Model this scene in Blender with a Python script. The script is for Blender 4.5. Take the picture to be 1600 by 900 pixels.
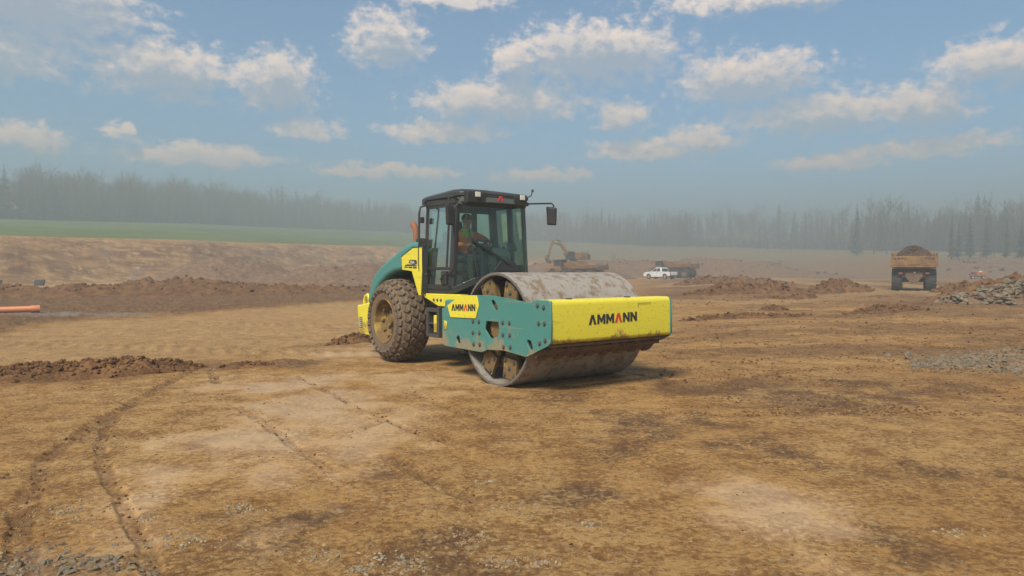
import bpy, bmesh, math, random
import numpy as np
from mathutils import Vector, Matrix, Euler

for o in list(bpy.data.objects):
    bpy.data.objects.remove(o, do_unlink=True)
scene = bpy.context.scene
COL = scene.collection
rad = math.radians
random.seed(7)

# ------------------------------------------------------------------ camera
FPX, CAM_H, PITCH = 1128.5, 1.624, rad(1.469)
cam_data = bpy.data.cameras.new('camera')
cam = bpy.data.objects.new('camera', cam_data)
COL.objects.link(cam)
cam_data.sensor_width = 36.0
cam_data.lens = FPX / 1600 * 36.0
cam_data.clip_start = 0.1
cam_data.clip_end = 6000
cam.location = (0, 0, CAM_H)
cam.rotation_euler = (rad(90) - PITCH, 0, 0)
scene.camera = cam

# ------------------------------------------------------------------ light, sky, exposure
SUN_EL, SUN_AZ = rad(48), rad(205)          # azimuth clockwise from +Y: behind the camera, to the left
SKY_STRENGTH = 0.05
sun_data = bpy.data.lights.new('sun', 'SUN')
sun_data.energy = 2.0
sun_data.angle = rad(18)
sun_data.color = (1.0, 0.89, 0.72)
sun = bpy.data.objects.new('sun', sun_data)
COL.objects.link(sun)
sdir = Vector((math.sin(SUN_AZ) * math.cos(SUN_EL), math.cos(SUN_AZ) * math.cos(SUN_EL), math.sin(SUN_EL)))
sun.rotation_euler = (-sdir).to_track_quat('-Z', 'Y').to_euler()
sun.location = (-20, -30, 60)

scene.view_settings.view_transform = 'Standard'
scene.view_settings.look = 'None'
scene.view_settings.exposure = 1.80
scene.view_settings.gamma = 1.0
scene.view_settings.use_curve_mapping = False
scene.cycles.use_denoising = True
scene.cycles.max_bounces = 8
scene.cycles.transparent_max_bounces = 16
scene.cycles.volume_bounces = 1

def N(t, typ, **kw):
    n = t.nodes.new(typ)
    for k, v in kw.items():
        setattr(n, k, v)
    return n

def math_node(t, op, a, b=None, c=None, clamp=False):
    n = t.nodes.new('ShaderNodeMath'); n.operation = op; n.use_clamp = clamp
    for i, x in enumerate((a, b, c)):
        if x is None: continue
        if isinstance(x, (int, float)): n.inputs[i].default_value = x
        else: t.links.new(x, n.inputs[i])
    return n.outputs[0]

def vmath(t, op, a, b=None, c=None):
    n = t.nodes.new('ShaderNodeVectorMath'); n.operation = op
    for i, x in enumerate((a, b, c)):
        if x is None: continue
        if isinstance(x, (tuple, list)): n.inputs[i].default_value = x
        else: t.links.new(x, n.inputs[i])
    return n.outputs['Value'] if op in ('LENGTH', 'DOT_PRODUCT') else n.outputs[0]

def smooth(t, x, lo, hi):
    n = t.nodes.new('ShaderNodeMapRange'); n.interpolation_type = 'SMOOTHSTEP'
    n.inputs['From Min'].default_value = lo; n.inputs['From Max'].default_value = hi
    t.links.new(x, n.inputs['Value'])
    return n.outputs['Result']

# clouds: centre azimuth, centre elevation, half width, half height (degrees); cumulus banks low over the site
CLOUDS = [(-33, 18.0, 6.5, 2.6), (-36.5, 14.6, 6.0, 1.7), (-25.5, 14.7, 5.2, 1.7), (-17.9, 14.6, 3.0, 1.9),
          (-9.8, 18.0, 3.1, 1.8), (0.3, 16.8, 1.9, 1.5), (6.6, 17.2, 6.6, 2.1), (18.0, 14.8, 5.4, 1.7),
          (-0.8, 13.8, 6.6, 1.4), (8.6, 12.6, 2.3, 1.0), (23.5, 12.0, 7.0, 1.25), (29.5, 12.0, 3.0, 1.4),
          (33.5, 14.2, 3.6, 1.35), (20.0, 20.3, 8.5, 0.9), (-5.0, 21.2, 5.0, 0.7), (-23.5, 9.0, 5.8, 0.75),
          (-33.8, 9.4, 2.3, 0.85), (-15.8, 11.3, 2.6, 0.75), (-5.3, 11.5, 5.0, 0.7), (10.2, 9.9, 4.2, 0.8),
          (14.6, 10.6, 2.8, 1.0), (-28.3, 10.5, 1.0, 0.5), (-10.0, 8.4, 5.5, 0.5), (30.0, 9.2, 5.0, 0.6),
          (24.0, 8.6, 4.0, 0.6), (2.5, 8.2, 4.0, 0.5)]

def cloud_group():
    g = bpy.data.node_groups.new('cloud_cover', 'ShaderNodeTree')
    g.interface.new_socket('Sphere', in_out='INPUT', socket_type='NodeSocketVector')
    g.interface.new_socket('Cover', in_out='OUTPUT', socket_type='NodeSocketFloat')
    gi = g.nodes.new('NodeGroupInput'); go = g.nodes.new('NodeGroupOutput')
    P = gi.outputs[0]                                     # (azimuth, elevation, 0) in degrees
    wn = N(g, 'ShaderNodeTexNoise'); wn.noise_dimensions = '2D'
    wn.inputs['Scale'].default_value = 0.55; wn.inputs['Detail'].default_value = 7; wn.inputs['Roughness'].default_value = 0.62
    g.links.new(vmath(g, 'MULTIPLY', P, (1, 1.5, 1)), wn.inputs['Vector'])
    off = vmath(g, 'MULTIPLY', vmath(g, 'SUBTRACT', wn.outputs['Color'], (0.5, 0.5, 0.5)), (3.2, 2.0, 0))
    Q = vmath(g, 'ADD', P, off)
    acc = None
    for (a, e, w, h) in [(q[0], q[1] - 0.8, q[2]*1.12, q[3]*1.32) for q in CLOUDS]:
        L = vmath(g, 'LENGTH', vmath(g, 'MULTIPLY_ADD', Q, (1 / w, 1 / h, 0), (-a / w, -e / h, 0)))
        acc = L if acc is None else math_node(g, 'SMOOTH_MIN', acc, L, 0.15)
    fn = N(g, 'ShaderNodeTexNoise'); fn.noise_dimensions = '2D'
    fn.inputs['Scale'].default_value = 0.8; fn.inputs['Detail'].default_value = 9; fn.inputs['Roughness'].default_value = 0.66
    g.links.new(vmath(g, 'MULTIPLY', P, (1, 1.4, 1)), fn.inputs['Vector'])
    m = math_node(g, 'ADD', acc, math_node(g, 'MULTIPLY', math_node(g, 'SUBTRACT', fn.outputs['Fac'], 0.5), 1.5))
    placed = smooth(g, m, 1.16, 0.40)
    # the same broken cloud carries on over the rest of the sky
    bn = N(g, 'ShaderNodeTexNoise'); bn.noise_dimensions = '2D'
    bn.inputs['Scale'].default_value = 0.09; bn.inputs['Detail'].default_value = 8; bn.inputs['Roughness'].default_value = 0.6
    g.links.new(vmath(g, 'MULTIPLY', P, (1, 2.2, 1)), bn.inputs['Vector'])
    sx = g.nodes.new('ShaderNodeSeparateXYZ'); g.links.new(P, sx.inputs[0])
    beyond = math_node(g, 'MAXIMUM', smooth(g, math_node(g, 'ABSOLUTE', sx.outputs[0]), 38, 48), smooth(g, sx.outputs[1], 21, 28))
    rest = math_node(g, 'MULTIPLY', smooth(g, bn.outputs['Fac'], 0.50, 0.64), beyond)
    g.links.new(math_node(g, 'MAXIMUM', placed, rest), go.inputs[0])
    return g

world = bpy.data.worlds.new('World'); scene.world = world; world.use_nodes = True
wt = world.node_tree; wt.nodes.clear()
sky = N(wt, 'ShaderNodeTexSky'); sky.sky_type = 'NISHITA'; sky.sun_disc = False
sky.sun_elevation = SUN_EL; sky.sun_rotation = SUN_AZ
sky.air_density = 0.85; sky.dust_density = 0.3; sky.ozone_density = 1.5
tc = N(wt, 'ShaderNodeTexCoord')
sp = N(wt, 'ShaderNodeSeparateXYZ'); wt.links.new(tc.outputs['Generated'], sp.inputs[0])
az = math_node(wt, 'MULTIPLY', math_node(wt, 'ARCTAN2', sp.outputs[0], sp.outputs[1]), 180 / math.pi)
el = math_node(wt, 'MULTIPLY', math_node(wt, 'ARCSINE', sp.outputs[2]), 180 / math.pi)
cb = N(wt, 'ShaderNodeCombineXYZ'); wt.links.new(az, cb.inputs[0]); wt.links.new(el, cb.inputs[1])
CG = cloud_group()
c1 = N(wt, 'ShaderNodeGroup'); c1.node_tree = CG; wt.links.new(cb.outputs[0], c1.inputs[0])
c2 = N(wt, 'ShaderNodeGroup'); c2.node_tree = CG
wt.links.new(vmath(wt, 'ADD', cb.outputs[0], (-0.2, 0.7, 0)), c2.inputs[0])
c3 = N(wt, 'ShaderNodeGroup'); c3.node_tree = CG
wt.links.new(vmath(wt, 'ADD', cb.outputs[0], (-0.45, 1.6, 0)), c3.inputs[0])
shade = math_node(wt, 'ADD', math_node(wt, 'MULTIPLY', c2.outputs[0], 0.20), math_node(wt, 'MULTIPLY', c3.outputs[0], 0.52))
lit = math_node(wt, 'SUBTRACT', 1.0, shade)
ccol = N(wt, 'ShaderNodeMix', data_type='RGBA')
ccol.inputs[6].default_value = (0.24, 0.30, 0.36, 1); ccol.inputs[7].default_value = (1.0, 0.81, 0.69, 1)
wt.links.new(lit, ccol.inputs[0])
bg_sky = N(wt, 'ShaderNodeBackground'); bg_sky.inputs['Strength'].default_value = SKY_STRENGTH
wt.links.new(vmath(wt, 'MULTIPLY', sky.outputs[0], (0.58, 0.86, 0.92)), bg_sky.inputs['Color'])
bg_cl = N(wt, 'ShaderNodeBackground'); bg_cl.inputs['Strength'].default_value = 0.40
wt.links.new(ccol.outputs[2], bg_cl.inputs['Color'])
mixs = N(wt, 'ShaderNodeMixShader')
above = smooth(wt, el, 0.0, 9.5)
wt.links.new(math_node(wt, 'MULTIPLY', math_node(wt, 'MULTIPLY', c1.outputs[0], math_node(wt, 'MULTIPLY_ADD', lit, 0.62, 0.34)), above), mixs.inputs[0])
wt.links.new(bg_sky.outputs[0], mixs.inputs[1]); wt.links.new(bg_cl.outputs[0], mixs.inputs[2])
wo = N(wt, 'ShaderNodeOutputWorld'); wt.links.new(mixs.outputs[0], wo.inputs['Surface'])

# ------------------------------------------------------------------ helpers
def tag(o, label=None, cat=None, group=None, kind=None):
    if label: o['label'] = label
    if cat: o['category'] = cat
    if group: o['group'] = group
    if kind: o['kind'] = kind
    return o

def empty(name, loc, rz=0.0):
    o = bpy.data.objects.new(name, None); COL.objects.link(o)
    o.location = loc; o.rotation_euler = (0, 0, rz); o.empty_display_size = 0.3
    return o

def link_mesh(name, me, mat=None, parent=None, bevel=0.0, seg=2):
    o = bpy.data.objects.new(name, me); COL.objects.link(o)
    if mat is not None and len(me.materials) == 0: me.materials.append(mat)
    if parent is not None: o.parent = parent
    if bevel:
        b = o.modifiers.new('bevel', 'BEVEL'); b.width = bevel; b.segments = seg
        b.limit_method = 'ANGLE'; b.angle_limit = rad(35); b.harden_normals = False
    return o

class MB:
    def __init__(s): s.v = []; s.f = []
    def add(s, vs, fs):
        k = len(s.v); s.v += [tuple(p) for p in vs]; s.f += [tuple(i + k for i in f) for f in fs]; return s
    def box(s, c, d, rot=None):
        x, y, z = (q / 2 for q in d)
        vs = [Vector(p) for p in ((-x,-y,-z),(x,-y,-z),(x,y,-z),(-x,y,-z),(-x,-y,z),(x,-y,z),(x,y,z),(-x,y,z))]
        if rot is not None:
            R = Euler(rot).to_matrix(); vs = [R @ p for p in vs]
        vs = [p + Vector(c) for p in vs]
        return s.add(vs, [(0,3,2,1),(4,5,6,7),(0,1,5,4),(1,2,6,5),(2,3,7,6),(3,0,4,7)])
    def bb(s, x0, x1, y0, y1, z0, z1):
        return s.box(((x0+x1)/2, (y0+y1)/2, (z0+z1)/2), (abs(x1-x0), abs(y1-y0), abs(z1-z0)))
    def prism(s, poly, axis, a, b):
        def m(p, q):
            return (p[0], q, p[1]) if axis == 'y' else (q, p[0], p[1]) if axis == 'x' else (p[0], p[1], q)
        n = len(poly); vs = [m(p, a) for p in poly] + [m(p, b) for p in poly]
        fs = [tuple(range(n)), tuple(range(2*n-1, n-1, -1))] + [(i, n+i, n+(i+1) % n, (i+1) % n) for i in range(n)]
        return s.add(vs, fs)
    def tube(s, path, r, n=8):
        path = [Vector(p) for p in path]; k = len(path)
        rs = r if isinstance(r, (list, tuple)) else [r] * k
        vs, fs = [], []; up = None
        for i, p in enumerate(path):
            t = (path[min(i+1, k-1)] - path[max(i-1, 0)]).normalized()
            if up is None: up = t.orthogonal().normalized()
            up = (up - t * up.dot(t)).normalized(); w = t.cross(up)
            for j in range(n):
                a = 2 * math.pi * j / n
                vs.append(p + (up * math.cos(a) + w * math.sin(a)) * rs[i])
        for i in range(k - 1):
            for j in range(n):
                a, b = i*n + j, i*n + (j+1) % n
                fs.append((a, b, b + n, a + n))
        fs += [tuple(range(n-1, -1, -1)), tuple(range((k-1)*n, k*n))]
        return s.add(vs, fs)
    def lathe(s, prof, c, axis='y', n=48, closed=False):
        vs, fs = [], []; k = len(prof)
        for i in range(n):
            a = 2 * math.pi * i / n; ca, sa = math.cos(a), math.sin(a)
            for (r, t) in prof:
                p = (r*ca, t, r*sa) if axis == 'y' else (t, r*ca, r*sa) if axis == 'x' else (r*ca, r*sa, t)
                vs.append((p[0]+c[0], p[1]+c[1], p[2]+c[2]))
        for i in range(n):
            for j in range(k if closed else k - 1):
                a, b = i*k + j, i*k + (j+1) % k
                c2, d = ((i+1) % n)*k + (j+1) % k, ((i+1) % n)*k + j
                fs.append((a, b, c2, d))
        return s.add(vs, fs)
    def quad(s, *p): return s.add(p, [tuple(range(len(p)))])
    def build(s, name, mat, parent=None, smooth_deg=0, bevel=0.0, seg=2):
        me = bpy.data.meshes.new(name); me.from_pydata(s.v, [], s.f); me.update()
        bm = bmesh.new(); bm.from_mesh(me); bmesh.ops.recalc_face_normals(bm, faces=bm.faces); bm.to_mesh(me); bm.free()
        if smooth_deg:
            me.polygons.foreach_set('use_smooth', [True] * len(me.polygons))
            me.set_sharp_from_angle(angle=rad(smooth_deg))
        return link_mesh(name, me, mat, parent, bevel, seg)

def plate_with_holes(name, outline, holes, axis_y, thick, mat, parent, bevel=0.004):
    """flat plate in the x-z plane, real holes cut through it"""
    cu = bpy.data.curves.new(name, 'CURVE'); cu.dimensions = '2D'; cu.fill_mode = 'BOTH'
    cu.extrude = thick / 2 - bevel; cu.bevel_depth = bevel; cu.bevel_resolution = 1
    for pts in [outline] + holes:
        sp_ = cu.splines.new('POLY'); sp_.points.add(len(pts) - 1); sp_.use_cyclic_u = True
        for q, (x, z) in zip(sp_.points, pts): q.co = (x, z, 0, 1)
    tmp = bpy.data.objects.new('tmp', cu)
    me = bpy.data.meshes.new_from_object(tmp); bpy.data.objects.remove(tmp); 
    me.name = name
    me.transform(Matrix(((1,0,0,0),(0,0,-1,axis_y),(0,1,0,0),(0,0,0,1))))
    me.materials.clear()
    return link_mesh(name, me, mat, parent)

def copy_tree(o, parent=None):
    c = o.copy(); COL.objects.link(c); c.parent = parent
    for ch in list(o.children): copy_tree(ch, c)
    return c

# --- noise in numpy
_rs = np.random.RandomState(11)
_perm = _rs.permutation(256); _perm = np.concatenate([_perm, _perm, _perm])
_ga = _rs.rand(256) * 2 * np.pi; _gx, _gy = np.cos(_ga), np.sin(_ga)
def pnoise(x, y):
    xi = np.floor(x).astype(np.int64); yi = np.floor(y).astype(np.int64)
    xf, yf = x - xi, y - yi; xi &= 255; yi &= 255
    u = xf*xf*xf*(xf*(xf*6-15)+10); v = yf*yf*yf*(yf*(yf*6-15)+10)
    def g(ix, iy, dx, dy):
        h = _perm[_perm[ix & 255] + (iy & 255)]; return _gx[h]*dx + _gy[h]*dy
    a = g(xi, yi, xf, yf); b = g(xi+1, yi, xf-1, yf); c = g(xi, yi+1, xf, yf-1); d = g(xi+1, yi+1, xf-1, yf-1)
    return (a + u*(b-a) + v*((c + u*(d-c)) - (a + u*(b-a)))) * 1.5
def fbm(x, y, o=4, gain=0.5):
    s = 0; a = 1; t = 0
    for i in range(o):
        s = s + a * pnoise(x + 17.3*i, y - 9.1*i); t += a; a *= gain; x = x*2.03; y = y*2.03
    return s / t
def sstep(x, a, b):
    t = np.clip((x - a) / (b - a), 0, 1); return t*t*(3-2*t)

def gp(u, v, z=0.0):
    """point of the level site floor that lies in the direction of a photo pixel"""
    a, b = (u - 800) / FPX, (450 - v) / FPX
    dy = math.cos(PITCH) + b*math.sin(PITCH); dz = -math.sin(PITCH) + b*math.cos(PITCH)
    t = (z - CAM_H) / dz
    return (a*t, dy*t)

# ------------------------------------------------------------------ materials
def new_mat(name):
    m = bpy.data.materials.new(name); m.use_nodes = True
    t = m.node_tree; b = t.nodes['Principled BSDF']
    return m, t, b
def noise(t, vec, scale, detail=6, rough=0.6, dist=0.0):
    n = N(t, 'ShaderNodeTexNoise'); n.inputs['Scale'].default_value = scale; n.inputs['Detail'].default_value = detail
    n.inputs['Roughness'].default_value = rough; n.inputs['Distortion'].default_value = dist
    if vec is not None: t.links.new(vec, n.inputs['Vector'])
    return n.outputs['Fac']
def mixc(t, f, a, b):
    n = N(t, 'ShaderNodeMix', data_type='RGBA')
    if isinstance(f, (int, float)): n.inputs[0].default_value = f
    else: t.links.new(f, n.inputs[0])
    for i, x in ((6, a), (7, b)):
        if isinstance(x, (tuple, list)): n.inputs[i].default_value = (*x[:3], 1)
        else: t.links.new(x, n.inputs[i])
    return n.outputs[2]
MUD = (0.20, 0.115, 0.055)
def painted(name, col, mud=0.3, rough=0.42, metal=0.0, scale=3.0, mudcol=MUD, chips=0.25, fade=0.12, bump=0.15, low=0.0, reach=0.3, scratch=0.0):
    """worn paint or metal: blotchy fading, mud film in patches, small chips; low = mud splashed up from below (metres)"""
    m, t, b = new_mat(name)
    tc = N(t, 'ShaderNodeTexCoord'); P = tc.outputs['Object']
    n1 = noise(t, P, scale, 8, 0.65); n2 = noise(t, P, scale*9, 5, 0.7); n3 = noise(t, P, scale*0.7, 3, 0.5)
    base = mixc(t, math_node(t, 'MULTIPLY', n3, fade*2), col, tuple(min(1, c*0.55 + 0.12) for c in col))
    th = 0.5 + (0.5 - mud) * 0.42
    blend = math_node(t, 'ADD', math_node(t, 'MULTIPLY', n1, 0.7), math_node(t, 'MULTIPLY', n2, 0.3))
    if low:
        sx = N(t, 'ShaderNodeSeparateXYZ'); t.links.new(P, sx.inputs[0])
        blend = math_node(t, 'ADD', blend, math_node(t, 'MULTIPLY', smooth(t, sx.outputs[2], low, low - reach), 0.17))
    f1 = smooth(t, blend, th, th + 0.10)
    f1 = math_node(t, 'MULTIPLY', f1, 0.85)
    if scratch:
        mp = N(t, 'ShaderNodeMapping'); mp.inputs['Scale'].default_value = (1.3, 1.3, 26); mp.inputs['Rotation'].default_value = (0, 0.06, 0); t.links.new(P, mp.inputs['Vector'])
        s1 = smooth(t, noise(t, mp.outputs[0], 1.0, 5, 0.6), 0.60, 0.70)
        mp2 = N(t, 'ShaderNodeMapping'); mp2.inputs['Scale'].default_value = (2.2, 2.2, 60); mp2.inputs['Rotation'].default_value = (0, -0.13, 0); t.links.new(P, mp2.inputs['Vector'])
        s2 = smooth(t, noise(t, mp2.outputs[0], 1.0, 4, 0.6), 0.64, 0.70)
        f1 = math_node(t, 'MAXIMUM', f1, math_node(t, 'MULTIPLY', math_node(t, 'MAXIMUM', s1, s2), scratch))
    f2 = smooth(t, noise(t, P, scale*16, 3, 0.6), 0.72 - 0.1*chips, 0.76 - 0.1*chips)
    col2 = mixc(t, math_node(t, 'MULTIPLY', f2, chips*2, clamp=True), base, tuple(c*0.5 for c in mudcol))
    t.links.new(mixc(t, f1, col2, mudcol), b.inputs['Base Color'])
    r = math_node(t, 'ADD', rough, math_node(t, 'MULTIPLY', f1, 0.9 - rough))
    t.links.new(r, b.inputs['Roughness']); b.inputs['Metallic'].default_value = metal
    bp = N(t, 'ShaderNodeBump'); bp.inputs['Strength'].default_value = bump; bp.inputs['Distance'].default_value = 0.01
    t.links.new(math_node(t, 'ADD', f1, n2), bp.inputs['Height']); t.links.new(bp.outputs[0], b.inputs['Normal'])
    return m

def soil_nodes(t, P, dark, pale):
    n1 = noise(t, P, 2.2, 10, 0.68); n2 = noise(t, P, 17, 8, 0.7)
    f = smooth(t, math_node(t, 'ADD', math_node(t, 'MULTIPLY', n1, 0.6), math_node(t, 'MULTIPLY', n2, 0.4)), 0.36, 0.64)
    return mixc(t, f, dark, pale), n1, n2
def soil_mat(name, dark, pale, bump=0.5):
    m, t, b = new_mat(name); tc = N(t, 'ShaderNodeTexCoord')
    c, n1, n2 = soil_nodes(t, tc.outputs['Object'], dark, pale)
    t.links.new(c, b.inputs['Base Color']); b.inputs['Roughness'].default_value = 0.92
    b.inputs['Specular IOR Level'].default_value = 0.25
    bp = N(t, 'ShaderNodeBump'); bp.inputs['Strength'].default_value = bump; bp.inputs['Distance'].default_value = 0.05
    t.links.new(math_node(t, 'ADD', n1, n2), bp.inputs['Height']); t.links.new(bp.outputs[0], b.inputs['Normal'])
    return m
def glass_mat(name, tint, refl=0.10):
    m, t, b = new_mat(name); t.nodes.remove(b)
    tr = N(t, 'ShaderNodeBsdfTransparent'); tr.inputs[0].default_value = (*tint, 1)
    gl = N(t, 'ShaderNodeBsdfGlossy'); gl.inputs['Roughness'].default_value = 0.06; gl.inputs['Color'].default_value = (0.8, 0.9, 0.88, 1)
    fr = N(t, 'ShaderNodeFresnel'); fr.inputs['IOR'].default_value = 1.45
    mx = N(t, 'ShaderNodeMixShader')
    t.links.new(math_node(t, 'ADD', math_node(t, 'MULTIPLY', fr.outputs[0], 0.6), refl - 0.06, clamp=True), mx.inputs[0])
    t.links.new(tr.outputs[0], mx.inputs[1]); t.links.new(gl.outputs[0], mx.inputs[2])
    # dust film, coloured teal to stand in for the veil of reflected sky
    tc = N(t, 'ShaderNodeTexCoord'); d = N(t, 'ShaderNodeBsdfDiffuse'); d.inputs[0].default_value = (0.17, 0.25, 0.22, 1)
    dn = smooth(t, noise(t, tc.outputs['Object'], 2.5, 6, 0.6), 0.35, 0.8)
    mx2 = N(t, 'ShaderNodeMixShader'); t.links.new(math_node(t, 'MULTIPLY_ADD', dn, 0.10, 0.03), mx2.inputs[0])
    t.links.new(mx.outputs[0], mx2.inputs[1]); t.links.new(d.outputs[0], mx2.inputs[2])
    t.links.new(mx2.outputs[0], t.nodes['Material Output'].inputs['Surface'])
    return m

M = {}
M['green'] = painted('teal_paint', (0.044, 0.215, 0.20), 0.30, 0.40, scale=2.2, mudcol=(0.27, 0.20, 0.115), low=0.95, reach=0.6, scratch=0.55)
M['hood'] = painted('teal_hood_paint', (0.05, 0.225, 0.215), 0.12, 0.36, scale=2.0, mudcol=(0.20, 0.17, 0.12), chips=0.1)
M['yellow'] = painted('yellow_paint', (0.72, 0.645, 0.035), 0.26, 0.40, scale=3.6, mudcol=(0.26, 0.15, 0.045), low=0.88, reach=0.20, chips=0.75, scratch=0.22)
M['yellow_dirty'] = painted('muddy_yellow_paint', (0.36, 0.25, 0.04), 0.78, 0.75, scale=5, mudcol=(0.13, 0.078, 0.04))
M['black'] = painted('black_plastic', (0.018, 0.02, 0.022), 0.14, 0.45, scale=3, mudcol=(0.10, 0.085, 0.065), chips=0.05)
M['dark_metal'] = painted('dark_steel', (0.045, 0.045, 0.047), 0.35, 0.5, scale=4, mudcol=(0.13, 0.08, 0.045))
M['mud_metal'] = painted('mud_caked_steel', (0.07, 0.055, 0.045), 0.75, 0.8, scale=6, mudcol=(0.17, 0.10, 0.055), bump=0.7)
M['bolt'] = painted('bolt_steel', (0.06, 0.065, 0.065), 0.3, 0.5, scale=20)
M['lettering'] = painted('black_lettering', (0.012, 0.012, 0.013), 0.16, 0.5, scale=9, mudcol=(0.45, 0.40, 0.05), chips=0.3)
M['red_lettering'] = painted('red_lettering', (0.55, 0.03, 0.02), 0.12, 0.5, scale=9, mudcol=(0.45, 0.40, 0.05), chips=0.2)
M['rubber'] = painted('muddy_rubber', (0.062, 0.05, 0.038), 0.85, 0.85, scale=5, mudcol=(0.17, 0.115, 0.07), bump=0.5)
M['lug'] = painted('worn_tread_rubber', (0.06, 0.049, 0.038), 0.68, 0.75, scale=7, mudcol=(0.19, 0.13, 0.08), bump=0.4)
M['drum'] = painted('drum_steel', (0.33, 0.30, 0.265), 0.54, 0.6, metal=0.1, scale=8.0, mudcol=(0.19, 0.125, 0.07), chips=0.9, fade=0.3, bump=0.5)
M['drum_edge'] = painted('polished_drum_edge', (0.20, 0.20, 0.20), 0.3, 0.45, metal=0.5, scale=5)
M['glass'] = glass_mat('tinted_glass', (0.70, 0.88, 0.80))
M['mirror'] = painted('mirror_back', (0.014, 0.014, 0.016), 0.1, 0.35)
M['rust'] = painted('rusty_exhaust', (0.26, 0.10, 0.045), 0.4, 0.8, scale=12, mudcol=(0.14, 0.06, 0.03))
M['lamp'] = painted('lamp_lens', (0.62, 0.62, 0.56), 0.15, 0.25)
M['seat'] = painted('seat_fabric', (0.03, 0.032, 0.034), 0.1, 0.85)
M['interior'] = painted('cab_trim', (0.085, 0.10, 0.10), 0.15, 0.7)
M['decal'] = painted('decal_print', (0.035, 0.045, 0.045), 0.1, 0.5, scale=14, mudcol=(0.5, 0.5, 0.45))
M['decal_pale'] = painted('decal_pale_print', (0.42, 0.44, 0.40), 0.1, 0.5, scale=14)
M['cat'] = painted('ochre_machine_paint', (0.24, 0.115, 0.022), 0.60, 0.6, scale=1.6, mudcol=(0.14, 0.08, 0.04))
M['cat_panel'] = painted('faded_ochre_panel', (0.21, 0.115, 0.03), 0.5, 0.6, scale=1.6, mudcol=(0.16, 0.10, 0.05))
M['orange'] = painted('orange_paint', (0.42, 0.15, 0.03), 0.45, 0.5, scale=1.5)
M['red'] = painted('red_paint', (0.30, 0.045, 0.03), 0.4, 0.5, scale=1.5)
M['white'] = painted('white_car_paint', (0.74, 0.76, 0.78), 0.16, 0.28, scale=1.5, mudcol=(0.35, 0.27, 0.19))
M['car_glass'] = painted('dark_car_glass', (0.02, 0.025, 0.03), 0.05, 0.12, mudcol=(0.1, 0.09, 0.08))
M['far_tyre'] = painted('dusty_tyre', (0.03, 0.028, 0.027), 0.35, 0.85, scale=2, mudcol=(0.085, 0.062, 0.045))
M['alloy'] = painted('wheel_alloy', (0.42, 0.42, 0.42), 0.25, 0.4, metal=0.4)
M['pipe'] = painted('orange_plastic_pipe', (0.56, 0.19, 0.075), 0.28, 0.45, scale=1.4, mudcol=(0.28, 0.17, 0.10))
M['soil'] = soil_mat('dark_dug_soil', (0.075, 0.036, 0.015), (0.20, 0.105, 0.046))
M['soil_far'] = soil_mat('brown_spoil', (0.11, 0.065, 0.04), (0.23, 0.145, 0.09))
M['soil_load'] = soil_mat('dark_soil_load', (0.035, 0.022, 0.016), (0.10, 0.062, 0.042))
def rock_mat(name, a, b_):
    m, t, b = new_mat(name); tc = N(t, 'ShaderNodeTexCoord'); oi = N(t, 'ShaderNodeObjectInfo')
    vec = vmath(t, 'ADD', tc.outputs['Object'], oi.outputs['Location'])
    n1 = noise(t, vec, 6, 8, 0.65); n2 = noise(t, vec, 1.6, 3)
    c = mixc(t, smooth(t, n1, 0.35, 0.68), a, b_)
    c = mixc(t, math_node(t, 'MULTIPLY', oi.outputs['Random'], 0.6), c, (0.15, 0.125, 0.085))
    g = N(t, 'ShaderNodeNewGeometry')
    c = mixc(t, math_node(t, 'MULTIPLY', g.outputs['Random Per Island'], 0.55), c, (0.20, 0.165, 0.12))
    c = mixc(t, math_node(t, 'MULTIPLY', smooth(t, n2, 0.5, 0.66), 0.7), c, (0.27, 0.165, 0.085))
    t.links.new(c, b.inputs['Base Color']); b.inputs['Roughness'].default_value = 0.8
    bp = N(t, 'ShaderNodeBump'); bp.inputs['Strength'].default_value = 0.5; bp.inputs['Distance'].default_value = 0.02
    t.links.new(n1, bp.inputs['Height']); t.links.new(bp.outputs[0], b.inputs['Normal'])
    return m
M['rock'] = rock_mat('grey_stone', (0.065, 0.05, 0.031), (0.185, 0.15, 0.095))
M['chips'] = rock_mat('pale_stone_chips', (0.19, 0.155, 0.10), (0.42, 0.345, 0.22))
def tree_mat(name, a, b_):
    m, t, b = new_mat(name); oi = N(t, 'ShaderNodeObjectInfo'); g = N(t, 'ShaderNodeNewGeometry')
    t.links.new(mixc(t, g.outputs['Random Per Island'], a, b_), b.inputs['Base Color'])
    b.inputs['Roughness'].default_value = 0.9; b.inputs['Specular IOR Level'].default_value = 0.1
    return m
M['needles'] = tree_mat('spruce_needles', (0.030, 0.042, 0.024), (0.060, 0.072, 0.038))
M['bark'] = tree_mat('bark', (0.055, 0.045, 0.036), (0.10, 0.085, 0.07))
M['twigs'] = tree_mat('bare_twigs', (0.065, 0.052, 0.042), (0.13, 0.105, 0.08))

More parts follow.
